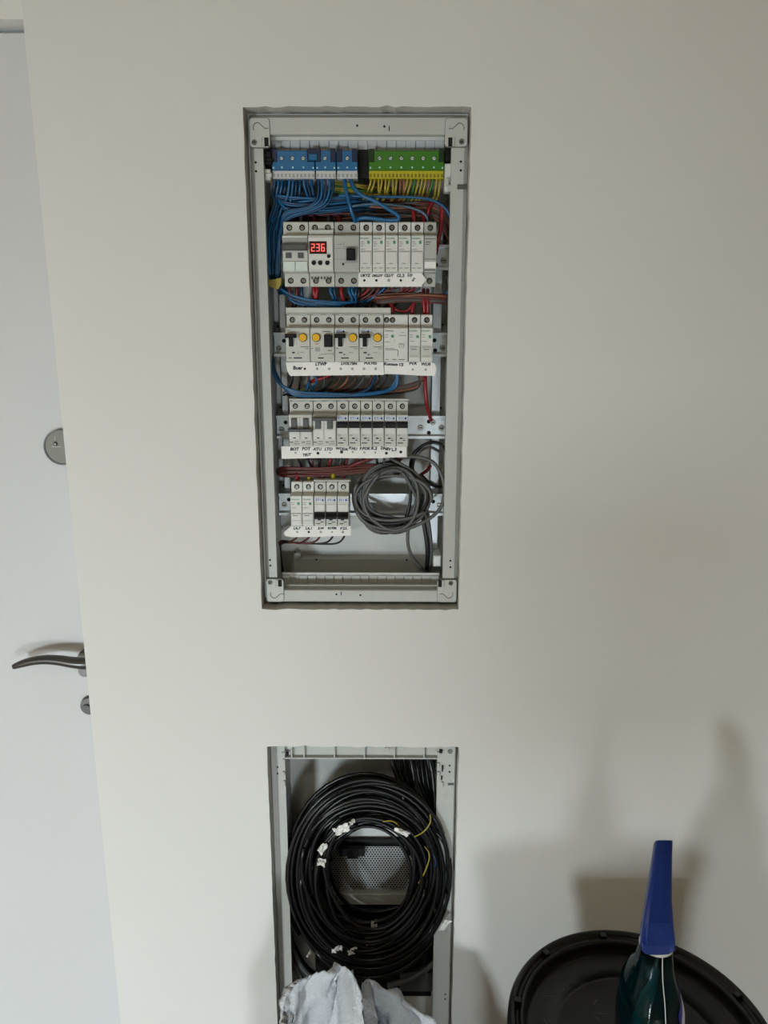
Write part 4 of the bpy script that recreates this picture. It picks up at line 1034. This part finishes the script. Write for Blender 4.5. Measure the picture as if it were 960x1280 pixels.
p = at(484, 934, FY); mb = MB(); mb.box(p.x - 0.004, p.x + 0.004, FY - 0.003, FY + 0.004, p.z - 0.006, p.z + 0.001, 0, 0.0008); l_(mb, 'clip', m_encl)
for q in ((562.5, 939.5),):
    o = mo('screw', scr_big_me, LB); o.location = at(*q, FY - 0.0008) - LB.location
for q in ((562, 957), (562, 965), (347, 959), (347, 967), (556.5, 1243), (556.5, 1249)):
    o = mo('screw_hole', hole_me, LB); o.location = at(*q, FY - 0.0004) - LB.location
p = at(563.5, 980, FY); mb = MB(); mb.box(p.x - 0.005, p.x + 0.005, FY - 0.0005, FY + 0.001, p.z - 0.002, p.z + 0.002); l_(mb, 'frame_slot', m_tog)
for q, w_, h_ in (((354, 943), .006, .006), ((355, 951), .004, .004), ((354.5, 967), .003, .006), ((355.5, 980), .003, .010), ((549, 942), .006, .005), ((548, 957), .004, .008), ((548.5, 968), .004, .008), ((553, 981), .003, .009)):
    p = at(*q, FY - 0.003); mb = MB(); mb.box(p.x - w_ / 2, p.x + w_ / 2, FY - 0.003, FY + 0.010, p.z - h_ / 2, p.z + h_ / 2, 0, 0.0006); l_(mb, 'clip', m_encl)
for q, w_, h_ in (((551, 939.5), .005, .005), ((553, 961), .0022, .010), ((359, 943), .004, .005), ((552, 973), .002, .006)):
    p = at(*q, FY - 0.003); mb = MB(); mb.box(p.x - w_ / 2, p.x + w_ / 2, FY - 0.0036, FY + 0.001, p.z - h_ / 2, p.z + h_ / 2); l_(mb, 'square_hole', m_hole)
# perforated plate: hexagonal grid of real holes
py_ = 0.092
pa, pb = at(405, 1055, py_), at(530, 1114, py_)
pit = 0.0052
mb = MB()
nx, nz = int((pb.x - pa.x) / pit), int((pa.z - pb.z) / (pit * 0.87))
for j in range(nz):
    for i in range(nx):
        cx_ = pa.x + pit * (i + 0.5 * (j % 2)); cz_ = pb.z + pit * 0.87 * j
        ho, hi = [], []
        for k_ in range(6):
            a = radians(60 * k_ + 30)
            ho.append((cx_ + pit * 0.5774 * cos(a), py_, cz_ + pit * 0.5774 * sin(a))); hi.append((cx_ + pit * 0.33 * cos(a), py_, cz_ + pit * 0.33 * sin(a)))
        mb.add(ho + hi, [(k_, (k_ + 1) % 6, 6 + (k_ + 1) % 6, 6 + k_) for k_ in range(6)])
l_(mb, 'perforated_plate', mat('perforated_grey', (0.62, 0.63, 0.63), 0.4, 0.2, var=0.05))
mb = MB(); mb.box(pa.x - 0.004, pb.x + 0.004, 0.100, 0.102, pb.z - 0.004, pa.z + 0.004); l_(mb, 'plate_backing', m_hole)
a_, b_ = at(415, 1117, 0.085), at(510, 1131, 0.085)
mb = MB(); mb.box(a_.x - 0.02, b_.x + 0.03, 0.084, 0.10, b_.z, a_.z, 0, 0.001); l_(mb, 'mounting_bar', m_encl)
a_, b_ = at(424, 1060, 0.085), at(456, 1069, 0.085)
mb = MB(); mb.box(a_.x, b_.x, 0.082, 0.092, b_.z, a_.z, 0, 0.001); mb.box(a_.x + 0.014, b_.x - 0.012, 0.080, 0.09, b_.z - 0.004, a_.z - 0.002, 0, 0.001); l_(mb, 'plate_plug', m_dark)
a_, b_ = at(420, 1136, 0.09), at(540, 1190, 0.09)
mb = MB(); mb.box(a_.x - 0.04, b_.x, 0.09, 0.104, b_.z - 0.1, a_.z, 0, 0.001); l_(mb, 'dark_module', m_dark)
a_, b_ = at(500, 1216, 0.075), at(548, 1240, 0.075)
mb = MB(); mb.box(a_.x, b_.x, 0.075, 0.10, b_.z, a_.z, 0, 0.001); l_(mb, 'grey_module', m_tog)

# black cables: feed from the top and turns of the coil
rc_ = random.Random(5)
feed = []
for i in range(10):
    px = 491 + i * 5.7
    d_ = 0.050 + 0.008 * (i % 4)
    pts = [(px - 2, 940, d_ + 0.01), (px + 1 + J(2), 958, d_), (px + 8 + J(3) - i * .3, 985, d_ - 0.008), (min(px + 22, 548) + J(3) - i * .2, 1015, d_ - 0.02), (553 - i * 1.2 + J(3), 1048, d_ - 0.034), (561 - i * 2.4, 1090, d_ - 0.036), (556 - i * 2.5, 1135, d_ - 0.034)]
    wire('black_cable', pts, 0.0036, m_cable, 'black cable coming down from the top right of the lower cabinet', 'feed cables of the lower coil', 'cable', per=6, n=7)
for i in range(52):
    k = (i % 13) / 12.0
    rx = 57 + 46 * k + rc_.uniform(-3, 3); ry = 66 + 58 * k + rc_.uniform(-4, 4)
    lay = i // 13
    y0 = 0.066 - 0.020 * lay + rc_.uniform(-.004, .004) + 0.006 * abs(k - .5)
    cx_, cy_ = 461 + rc_.uniform(-5, 5) * (1.15 - k), 1095 + rc_.uniform(-7, 7) * (1.15 - k)
    loop('black_cable', cx_, cy_, rx, ry, y0, 0.005, rc_.uniform(0.0030, 0.0037), m_cable, '%s turn of black cable in the big coil of the lower cabinet' % ('inner' if k < 0.33 else 'middle' if k < 0.7 else 'outer'), 'turns of the big black coil', ph=rc_.uniform(0, 6.28), turns=rc_.uniform(0.8, 1.04), wob=4.2 - 2.0 * k, seed=300 + i, n=46)
wire('black_cable', [(414, 1075, 0.05), (411, 1100, 0.045), (416, 1125, 0.04), (432, 1148, 0.036), (455, 1160, 0.036), (480, 1158, 0.04), (500, 1146, 0.05)], 0.0036, m_cable, 'black cable cutting low across the inside of the coil', None, 'cable', per=6, n=7)
wire('black_cable', [(418, 1060, 0.06), (413, 1085, 0.06), (420, 1112, 0.06), (440, 1134, 0.062), (470, 1140, 0.066), (505, 1132, 0.07)], 0.0034, m_cable, 'black cable sagging across the mounting bar inside the coil', None, 'cable', per=6, n=7)
for i, pts in enumerate(([(362, 1165, 0.05), (370, 1195, 0.045), (388, 1220, 0.04), (420, 1240, 0.04), (460, 1246, 0.045)], [(366, 1180, 0.06), (382, 1208, 0.055), (405, 1224, 0.05), (440, 1232, 0.05)], [(362, 1190, 0.05), (376, 1222, 0.045), (400, 1246, 0.04)])):
    wire('grey_cable', pts, 0.0048, (m_wgy, m_wbk, m_sleeve)[i], ('grey cable bowing below the black coil near the sack', 'dark cable bowing between the coil and grey cable', 'lowest grey cable at the left foot of the coil')[i], None, 'cable', per=6, n=7)
wire('grey_cable', [(552, 1185, 0.04), (540, 1205, 0.04), (515, 1222, 0.045), (485, 1232, 0.05)], 0.0052, m_tog, 'dark grey cable curving at the lower right of the coil', None, 'cable', per=6, n=7)
# thin earth and blue conductors sticking out of the coil
wire('earth_wire', [(479, 1027, 0.0), (487, 1026, -0.004), (494, 1028, -0.004), (499, 1033, 0.002)], 0.0010, m_wyg, 'thin yellow conductor near the top of the black coil', None)
wire('earth_wire', [(537.5, 1018, 0.0), (538, 1027, -0.004), (533, 1036, -0.006), (526, 1042, -0.004), (518, 1046, 0.004)], 0.0011, m_wyg, 'yellow conductor curling over the coil at upper right', None)
wire('earth_wire', [(531, 1058, 0.004), (536, 1066, -0.004), (536, 1076, -0.006), (530, 1092, -0.004), (523, 1104, 0.004)], 0.0011, m_wyg, 'long yellow conductor hanging on the right of the coil', None)
wire('blue_conductor', [(538, 1062, 0.004), (543, 1071, -0.004), (544.5, 1080, -0.004), (542, 1089, 0.004)], 0.0013, m_wbd, 'short blue conductor on the right of the coil', None)
# torn paper tags tied to the cables
def scrap(label, px, py, y, w_, h_, rot, seed):
    rs_ = random.Random(seed)
    c = at(px, py, y)
    n = 12
    mb = MB()
    NX, NZ = 5, 4
    vs = []
    for layer in (0, 1):
        for j in range(NZ + 1):
            for i in range(NX + 1):
                e = 1 if i in (0, NX) or j in (0, NZ) else 0
                u = (i / NX - .5) * w_ + e * rs_.uniform(-1, 1) * w_ * .10; v = (j / NZ - .5) * h_ + e * rs_.uniform(-1, 1) * h_ * .10
                if layer: vs.append((vs[j * (NX + 1) + i][0], vs[j * (NX + 1) + i][1] + 0.0006, vs[j * (NX + 1) + i][2]))
                else: vs.append((u * cos(rot) - v * sin(rot), rs_.uniform(-1, 1) * 0.0022 - 0.004 * cos(3.0 * i / NX), u * sin(rot) + v * cos(rot)))
    K = (NX + 1) * (NZ + 1)
    fs = []
    for j in range(NZ):
        for i in range(NX):
            a = j * (NX + 1) + i
            fs.append((a, a + 1, a + NX + 2, a + NX + 1)); fs.append((K + a, K + a + NX + 1, K + a + NX + 2, K + a + 1))
    mb.add(vs, fs)
    tag(mb.build('paper_tag', m_paper, None, c), label, 'tag', 'paper tags on the coiled cables')
scrap('crumpled white paper tag at the top left inside the coil', 427, 1037, -0.006, 0.024, 0.014, 0.25, 1)
scrap('small white scrap above the crumpled tag on the coil', 440, 1028, -0.008, 0.008, 0.008, 0.1, 2)
scrap('torn white tag on the left inner turns of the coil', 403, 1061, -0.006, 0.014, 0.012, 0.7, 3)
scrap('small lower white scrap on the left inner turns', 402, 1078, -0.004, 0.008, 0.012, 1.2, 4)
scrap('narrow white tag slanting at the top right of the coil', 502, 1040, -0.008, 0.026, 0.008, -0.65, 5)
scrap('white paper tag beside the right frame below the coil', 556, 1157, -0.004, 0.013, 0.024, -0.6, 6)
scrap('grey-white tag standing inside the lower coil', 468, 1157, 0.020, 0.011, 0.022, -0.05, 7)
scrap('curled white tag end inside the lower coil', 485, 1161, 0.022, 0.020, 0.006, 0.55, 8)
scrap('small folded tag under the standing tag', 463, 1177, 0.016, 0.016, 0.007, 0.1, 9)
scrap('round white tag near the foot of the coil', 421, 1187, -0.004, 0.017, 0.011, -0.1, 10)
scrap('square grey tag beside the round tag', 441, 1189, 0.0, 0.017, 0.011, 0.05, 11)
scrap('tiny white scrap at lower left of the coil', 386, 1193, -0.008, 0.006, 0.005, 0.4, 12)

# ================================================================== SACK
m_sack = mat('woven_sack', (0.70, 0.715, 0.735), 0.42, var=0.16, scale=160, bump=0.8, bscale=520, spec=0.5)
m_sack.node_tree.nodes['Principled BSDF'].inputs['Subsurface Weight'].default_value = 0.0
key = [Vector((-.155, -.235, .50)), (338, 1302, -.195), (350, 1280, -.19), (354, 1262, -.18), (360, 1244, -.175), (371, 1229, -.17), (386, 1220, -.165), (404, 1214, -.16), (424, 1207, -.155), (436, 1212, -.17), (445, 1225, -.195), (452, 1240, -.205),
       (453, 1229, -.125), (462, 1223, -.11), (474, 1231, -.11), (488, 1241, -.115), (508, 1252, -.12), (530, 1267, -.13), (546, 1280, -.14), Vector((.082, -.16, .49)), Vector((.080, -.22, .43)), Vector((.05, -.29, .42)), Vector((-.03, -.33, .43)), Vector((-.12, -.29, .45))]
rim = spline([k_ if isinstance(k_, Vector) else at(*k_) for k_ in key], 4, True)
rs_ = random.Random(9)
rim = [p + Vector((rs_.uniform(-1, 1) * .0008, rs_.uniform(-1, 1) * .0008, rs_.uniform(-1, 1) * .0016)) for p in rim]
for i_ in range(4, 34):
    rim[i_] = rim[i_] + Vector((0.0012 * (-1) ** i_, 0, 0.0022 * (-1) ** i_))
n = len(rim)
cx_ = sum(p.x for p in rim) / n; cy_ = sum(p.y for p in rim) / n
rings = []
zs_all = [0.0, 0.015, 0.03, 0.05, 0.07, 0.09, 0.115, 0.14, 0.17, 0.2, 0.25, 0.3, 0.42, 0.6, 0.8, 1.0]
rk = random.Random(77)
for t_ in zs_all:
    rg = []
    for i, p in enumerate(rim):
        a = math.atan2(p.y - cy_, p.x - cx_)
        q = Vector((cx_ + 0.125 * cos(a), cy_ + 0.105 * sin(a) - 0.02, 0.004))
        s_ = t_ ** 1.2
        v = p.lerp(q, s_)
        bul = 0.030 * sin(pi * min(1, t_)) * (1 if t_ < 1 else 0)
        v.x += cos(a) * bul; v.y += sin(a) * bul * 0.8
        if 0 < t_ < 1:
            w1 = 0.010 * sin(9 * a + 14 * t_) + 0.006 * sin(17 * a - 23 * t_)
            v.x += cos(a) * w1; v.y += sin(a) * w1
            kk = min(1, t_ / 0.05) * 0.0022
            v += Vector((rk.uniform(-kk, kk), rk.uniform(-kk, kk) * 1.6, rk.uniform(-kk, kk)))
            v.y = min(v.y, -0.02); v.x = min(v.x, 0.092)
        v.z = max(v.z, 0.004)
        rg.append(v)
    rings.append(rg)
mb = MB()
vs = [v for rg in rings for v in rg]
mb.add(vs, [(k_ * n + i, k_ * n + (i + 1) % n, (k_ + 1) * n + (i + 1) % n, (k_ + 1) * n + i) for k_ in range(len(rings) - 1) for i in range(n)], 0, True)
mb.f.append([(len(rings) - 1) * n + i for i in range(n)]); mb.m.append(0); mb.sm.append(False)
sk = mb.build('woven_sack', m_sack)
so = sk.modifiers.new('thick', 'SOLIDIFY'); so.thickness = 0.0012; so.offset = 0
tag(sk, 'open white woven plastic sack standing below the cable cabinet', 'sack')

# ================================================================== BLACK DRUM AND SPRAY BOTTLE
ZR = 0.70
DC = Vector((0.3337, -0.2831)); DR = 0.1712
t = thing('black_drum', 'tall round black plastic drum with ribbed rim and scratched recessed lid', 'drum', (DC.x, DC.y, 0))
MB().lathe([(0.0, 0.0), (0.140, 0.0), (0.146, 0.006), (0.150, 0.20), (0.156, 0.205), (0.156, 0.215), (0.151, 0.22), (0.162, 0.6200), (0.166, 0.6400), (0.168, 0.6720), (0.160, 0.6720)], n=72).build('drum_wall', m_drum, t)
MB().lathe([(0.1655, 0.6600), (DR, 0.6620), (DR + 0.0015, 0.6680), (DR + 0.0005, 0.6940), (DR - 0.003, ZR), (DR - 0.007, ZR), (DR - 0.009, 0.6960), (DR - 0.0105, 0.6920), (DR - 0.014, 0.6920), (DR - 0.0155, 0.6955), (DR - 0.0185, 0.6965), (DR - 0.021, 0.6940), (DR - 0.022, 0.6880)], n=96).build('rim', m_drum, t)
lid = MB().lathe([(DR - 0.022, 0.6880), (DR - 0.024, 0.6750), (DR - 0.027, 0.6720), (0.110, 0.6720), (0.108, 0.6735), (0.104, 0.6735), (0.102, 0.6720), (0.05, 0.6715), (0.0, 0.6715)], n=96).build('lid', m_drum, t)
clip = MB().box(-0.004, 0.004, -0.010, 0.002, -0.001, 0.004, 0, 0.0006).mesh('rim_notch', m_drum)
for k_ in range(10):
    a = radians(20 + 36 * k_)
    o = mo('rim_notch', clip, t, ((DR - 0.006) * cos(a), (DR - 0.006) * sin(a), ZR - 0.004)); o.rotation_euler = (0, 0, a - pi / 2)
m_scr = mat('scratch_grey', (0.30, 0.30, 0.30), 0.7, var=0.1)
rs_ = random.Random(31)
mb = MB()
for k_ in range(34):
    a = rs_.uniform(0, 6.28); r_ = sqrt(rs_.random()) * 0.135; L_ = rs_.uniform(0.003, 0.022); b = rs_.uniform(0, 6.28); w_ = rs_.uniform(.0003, .0006)
    x_, y_ = r_ * cos(a), r_ * sin(a)
    dx, dy = cos(b) * L_ / 2, sin(b) * L_ / 2; ex, ey = -sin(b) * w_, cos(b) * w_
    zl = 0.6724
    mb.add([(x_ - dx - ex, y_ - dy - ey, zl), (x_ + dx - ex, y_ + dy - ey, zl), (x_ + dx + ex, y_ + dy + ey, zl), (x_ - dx + ex, y_ - dy + ey, zl)], [(0, 1, 2, 3)])
so_ = mb.build('scratches', m_scr, t); so_['kind'] = 'stuff'

NZ_ = 0.855
nb = atz(821, 1172, NZ_)
LIDZ = 0.6735
bt = thing('spray_bottle', 'clear spray bottle with teal liquid and blue trigger head on the drum lid', 'spray bottle', (nb.x, nb.y, LIDZ))
m_clear = mat('clear_plastic', (0.95, 0.98, 0.98), 0.05, trans=1.0, var=0.0, ior=1.12)
m_liq = mat('teal_liquid', (0.02, 0.23, 0.26), 0.06, trans=0.75, var=0.15, scale=25, ior=1.2)
H_ = NZ_ - LIDZ
def bprof(z):      # half widths (x, y) at relative height 0..1
    pts = [(0, .030, .045), (.03, .035, .050), (.3, .037, .052), (.55, .034, .049), (.68, .027, .040), (.78, .022, .028), (.88, .0195, .022), (.95, .0185, .0195), (1.0, .0180, .0180)]
    for (a, x0, y0), (b, x1, y1) in zip(pts, pts[1:]):
        if z <= b:
            k_ = (z - a) / (b - a); return x0 + (x1 - x0) * k_, y0 + (y1 - y0) * k_
    return pts[-1][1:]
def bottle(sc, z0, z1, steps=26, n_=40):
    mb = MB(); vs = []
    for j in range(steps + 1):
        z = z0 + (z1 - z0) * j / steps
        hx, hy = bprof(z); hx *= sc; hy *= sc
        for i in range(n_):
            a = 2 * pi * i / n_
            c_, s_ = cos(a), sin(a)
            e = 0.75
            vs.append((hx * math.copysign(abs(c_) ** e, c_), hy * math.copysign(abs(s_) ** e, s_), z * H_))
    mb.add(vs, [(j * n_ + i, j * n_ + (i + 1) % n_, (j + 1) * n_ + (i + 1) % n_, (j + 1) * n_ + i) for j in range(steps) for i in range(n_)], 0, True)
    mb.f.append(list(range(n_ - 1, -1, -1))); mb.m.append(0); mb.sm.append(False)
    mb.f.append([steps * n_ + i for i in range(n_)]); mb.m.append(0); mb.sm.append(False)
    return mb
bottle(1.0, 0.0, 1.0).build('bottle_shell', m_clear, bt)
bottle(0.955, 0.02, 0.87).build('liquid', m_liq, bt)
MB().tube([(0.002, 0, H_), (0.003, 0.004, H_ * .6), (0.006, 0.012, 0.012)], 0.0025, 8).build('dip_tube', m_tape, bt)
MB().tube([(0.001, -bprof(z)[1] - 0.0003, z * H_) for z in [i / 20 for i in range(1, 20)]], 0.0006, 5).build('mould_seam', m_tape, bt)
MB().lathe([(0.0180, H_ - 0.012), (0.0200, H_ - 0.011), (0.0205, H_ - 0.008), (0.0185, H_ - 0.0065), (0.0195, H_ - 0.005), (0.0160, H_ - 0.002), (0.0100, H_ + 0.012), (0.0, H_ + 0.012)], n=36).build('neck_collar', m_tape, bt)
# label wrapped on the right half of the body
def labelpatch(a0, a1, z0, z1, sc):
    vs = []; NA, NZz = 16, 8
    for j in range(NZz + 1):
        z = z0 + (z1 - z0) * j / NZz
        for i in range(NA + 1):
            zz = z + 0.26 * (i / NA) * (j / NZz)
            hx, hy = bprof(zz); a = a0 + (a1 - a0) * i / NA
            c_, s_ = cos(a), sin(a)
            vs.append((sc * hx * math.copysign(abs(c_) ** .75, c_), sc * hy * math.copysign(abs(s_) ** .75, s_), zz * H_))
    return MB().add(vs, [(j * (NA + 1) + i, j * (NA + 1) + i + 1, (j + 1) * (NA + 1) + i + 1, (j + 1) * (NA + 1) + i) for j in range(NZz) for i in range(NA)], 0, True)
labelpatch(radians(-62), radians(40), 0.08, 0.60, 1.012).build('label_border', mat('label_purple', (0.20, 0.16, 0.50), 0.5), bt)
labelpatch(radians(-57), radians(40), 0.06, 0.56, 1.022).build('label', mat('label_white', (0.80, 0.80, 0.86), 0.5), bt)
# trigger head: sloping blue shroud, narrow at the nozzle
secs = [(-0.0225, H_ + 0.002, 0.0215, 0.003), (-0.0215, H_ + 0.010, 0.0225, 0.010), (-0.014, H_ + 0.026, 0.0205, 0.018), (0.000, H_ + 0.046, 0.0170, 0.021), (0.018, H_ + 0.068, 0.0145, 0.019), (0.036, H_ + 0.086, 0.0128, 0.016), (0.050, H_ + 0.096, 0.0120, 0.013)]
mb = MB(); vs = []
nn = 14
for y_, z_, hw, th in secs:
    for i in range(nn):
        a = 2 * pi * i / nn + pi / nn
        c_, s_ = cos(a), sin(a)
        c2, s2 = math.copysign(abs(c_) ** .45, c_), math.copysign(abs(s_) ** .45, s_)
        # section plane leans with the slope
        vs.append((hw * 0.93 * c2 + 0.0255 * (y_ + .0225) / .0725 - 0.0055, y_ + th * (0.55 - 0.7 * (s2 + 1) / 2) + th * 0.4, z_ + th * (s2) * 0.5 - th * .3 - (0.007 * (1 - c_ * c_) if z_ < H_ + 0.012 else 0)))
mb.add(vs, [(j * nn + i, j * nn + (i + 1) % nn, (j + 1) * nn + (i + 1) % nn, (j + 1) * nn + i) for j in range(len(secs) - 1) for i in range(nn)], 0, False)
mb.f.append(list(range(nn - 1, -1, -1))); mb.m.append(0); mb.sm.append(False)
mb.f.append([(len(secs) - 1) * nn + i for i in range(nn)]); mb.m.append(0); mb.sm.append(False)
mb.build('spray_head', m_bluecap, bt)
mb = MB(); mb.prism([(0.030, H_ + 0.070), (0.038, H_ + 0.070), (0.046, H_ + 0.030), (0.040, H_ + 0.004), (0.034, H_ + 0.006), (0.036, H_ + 0.034)], 0.012, 0.022); mb.build('trigger', m_devw, bt)
MB().cyl((0.018, 0.048, H_ + 0.080), (0, 0.012, 0.002), 0.008, 0.007, 16).build('nozzle', m_devw, bt)

# ================================================================== ADDED TRIPOD BLOCKER, UNSEEN, SHADOWING THE WALL RIGHT OF THE BOARD
wl = thing('tripod_shadow_blocker', 'added rectangular blocker on a low black tripod, unseen, shadowing the wall', 'light blocker', (0.31, -1.50, 0))
MB().box(-0.14, 0.14, -0.02, 0.02, 0.58, 0.82, 0, 0.008).build('blocker_head', m_dark, wl)
MB().box(-0.125, 0.125, 0.019, 0.023, 0.595, 0.805).build('blocker_face', m_win, wl)
MB().tube([(0, -0.01, 0.22), (0, -0.01, 0.62)], 0.014, 12).build('pole', m_dark, wl)
for k_ in range(3):
    a = radians(90 + 120 * k_)
    MB().tube([(0, -0.01, 0.40), (0.26 * cos(a), -0.01 + 0.26 * sin(a), 0.012)], 0.010, 10).build('leg', m_dark, wl)

# ================================================================== ROUND CEILING LAMP, UNSEEN, ADDED AS FILL FROM ABOVE
cl = thing('fill_ceiling_lamp', 'round flat white ceiling lamp, unseen, added as dim fill', 'lamp', (-0.45, -1.75, CEIL))
MB().cyl((0, 0, 0), (0, 0, -0.035), 0.17, 0.165, 40).build('lamp_base', m_frame, cl)
MB().lathe([(0.160, -0.035), (0.155, -0.055), (0.12, -0.066), (0.0, -0.070)], n=40).build('diffuser', mat('lamp_diffuser', (1.0, 0.93, 0.82), 0.5, var=0.0, emit=1.5), cl)
ld = bpy.data.lights.new('ceiling_fill_light', 'AREA')
ld.shape = 'DISK'; ld.size = 0.30; ld.energy = 3.2; ld.color = (1.0, 0.90, 0.76)
lo = bpy.data.objects.new('ceiling_fill_light', ld)
COL.objects.link(lo)
lo.location = (-0.45, -1.75, CEIL - 0.08)
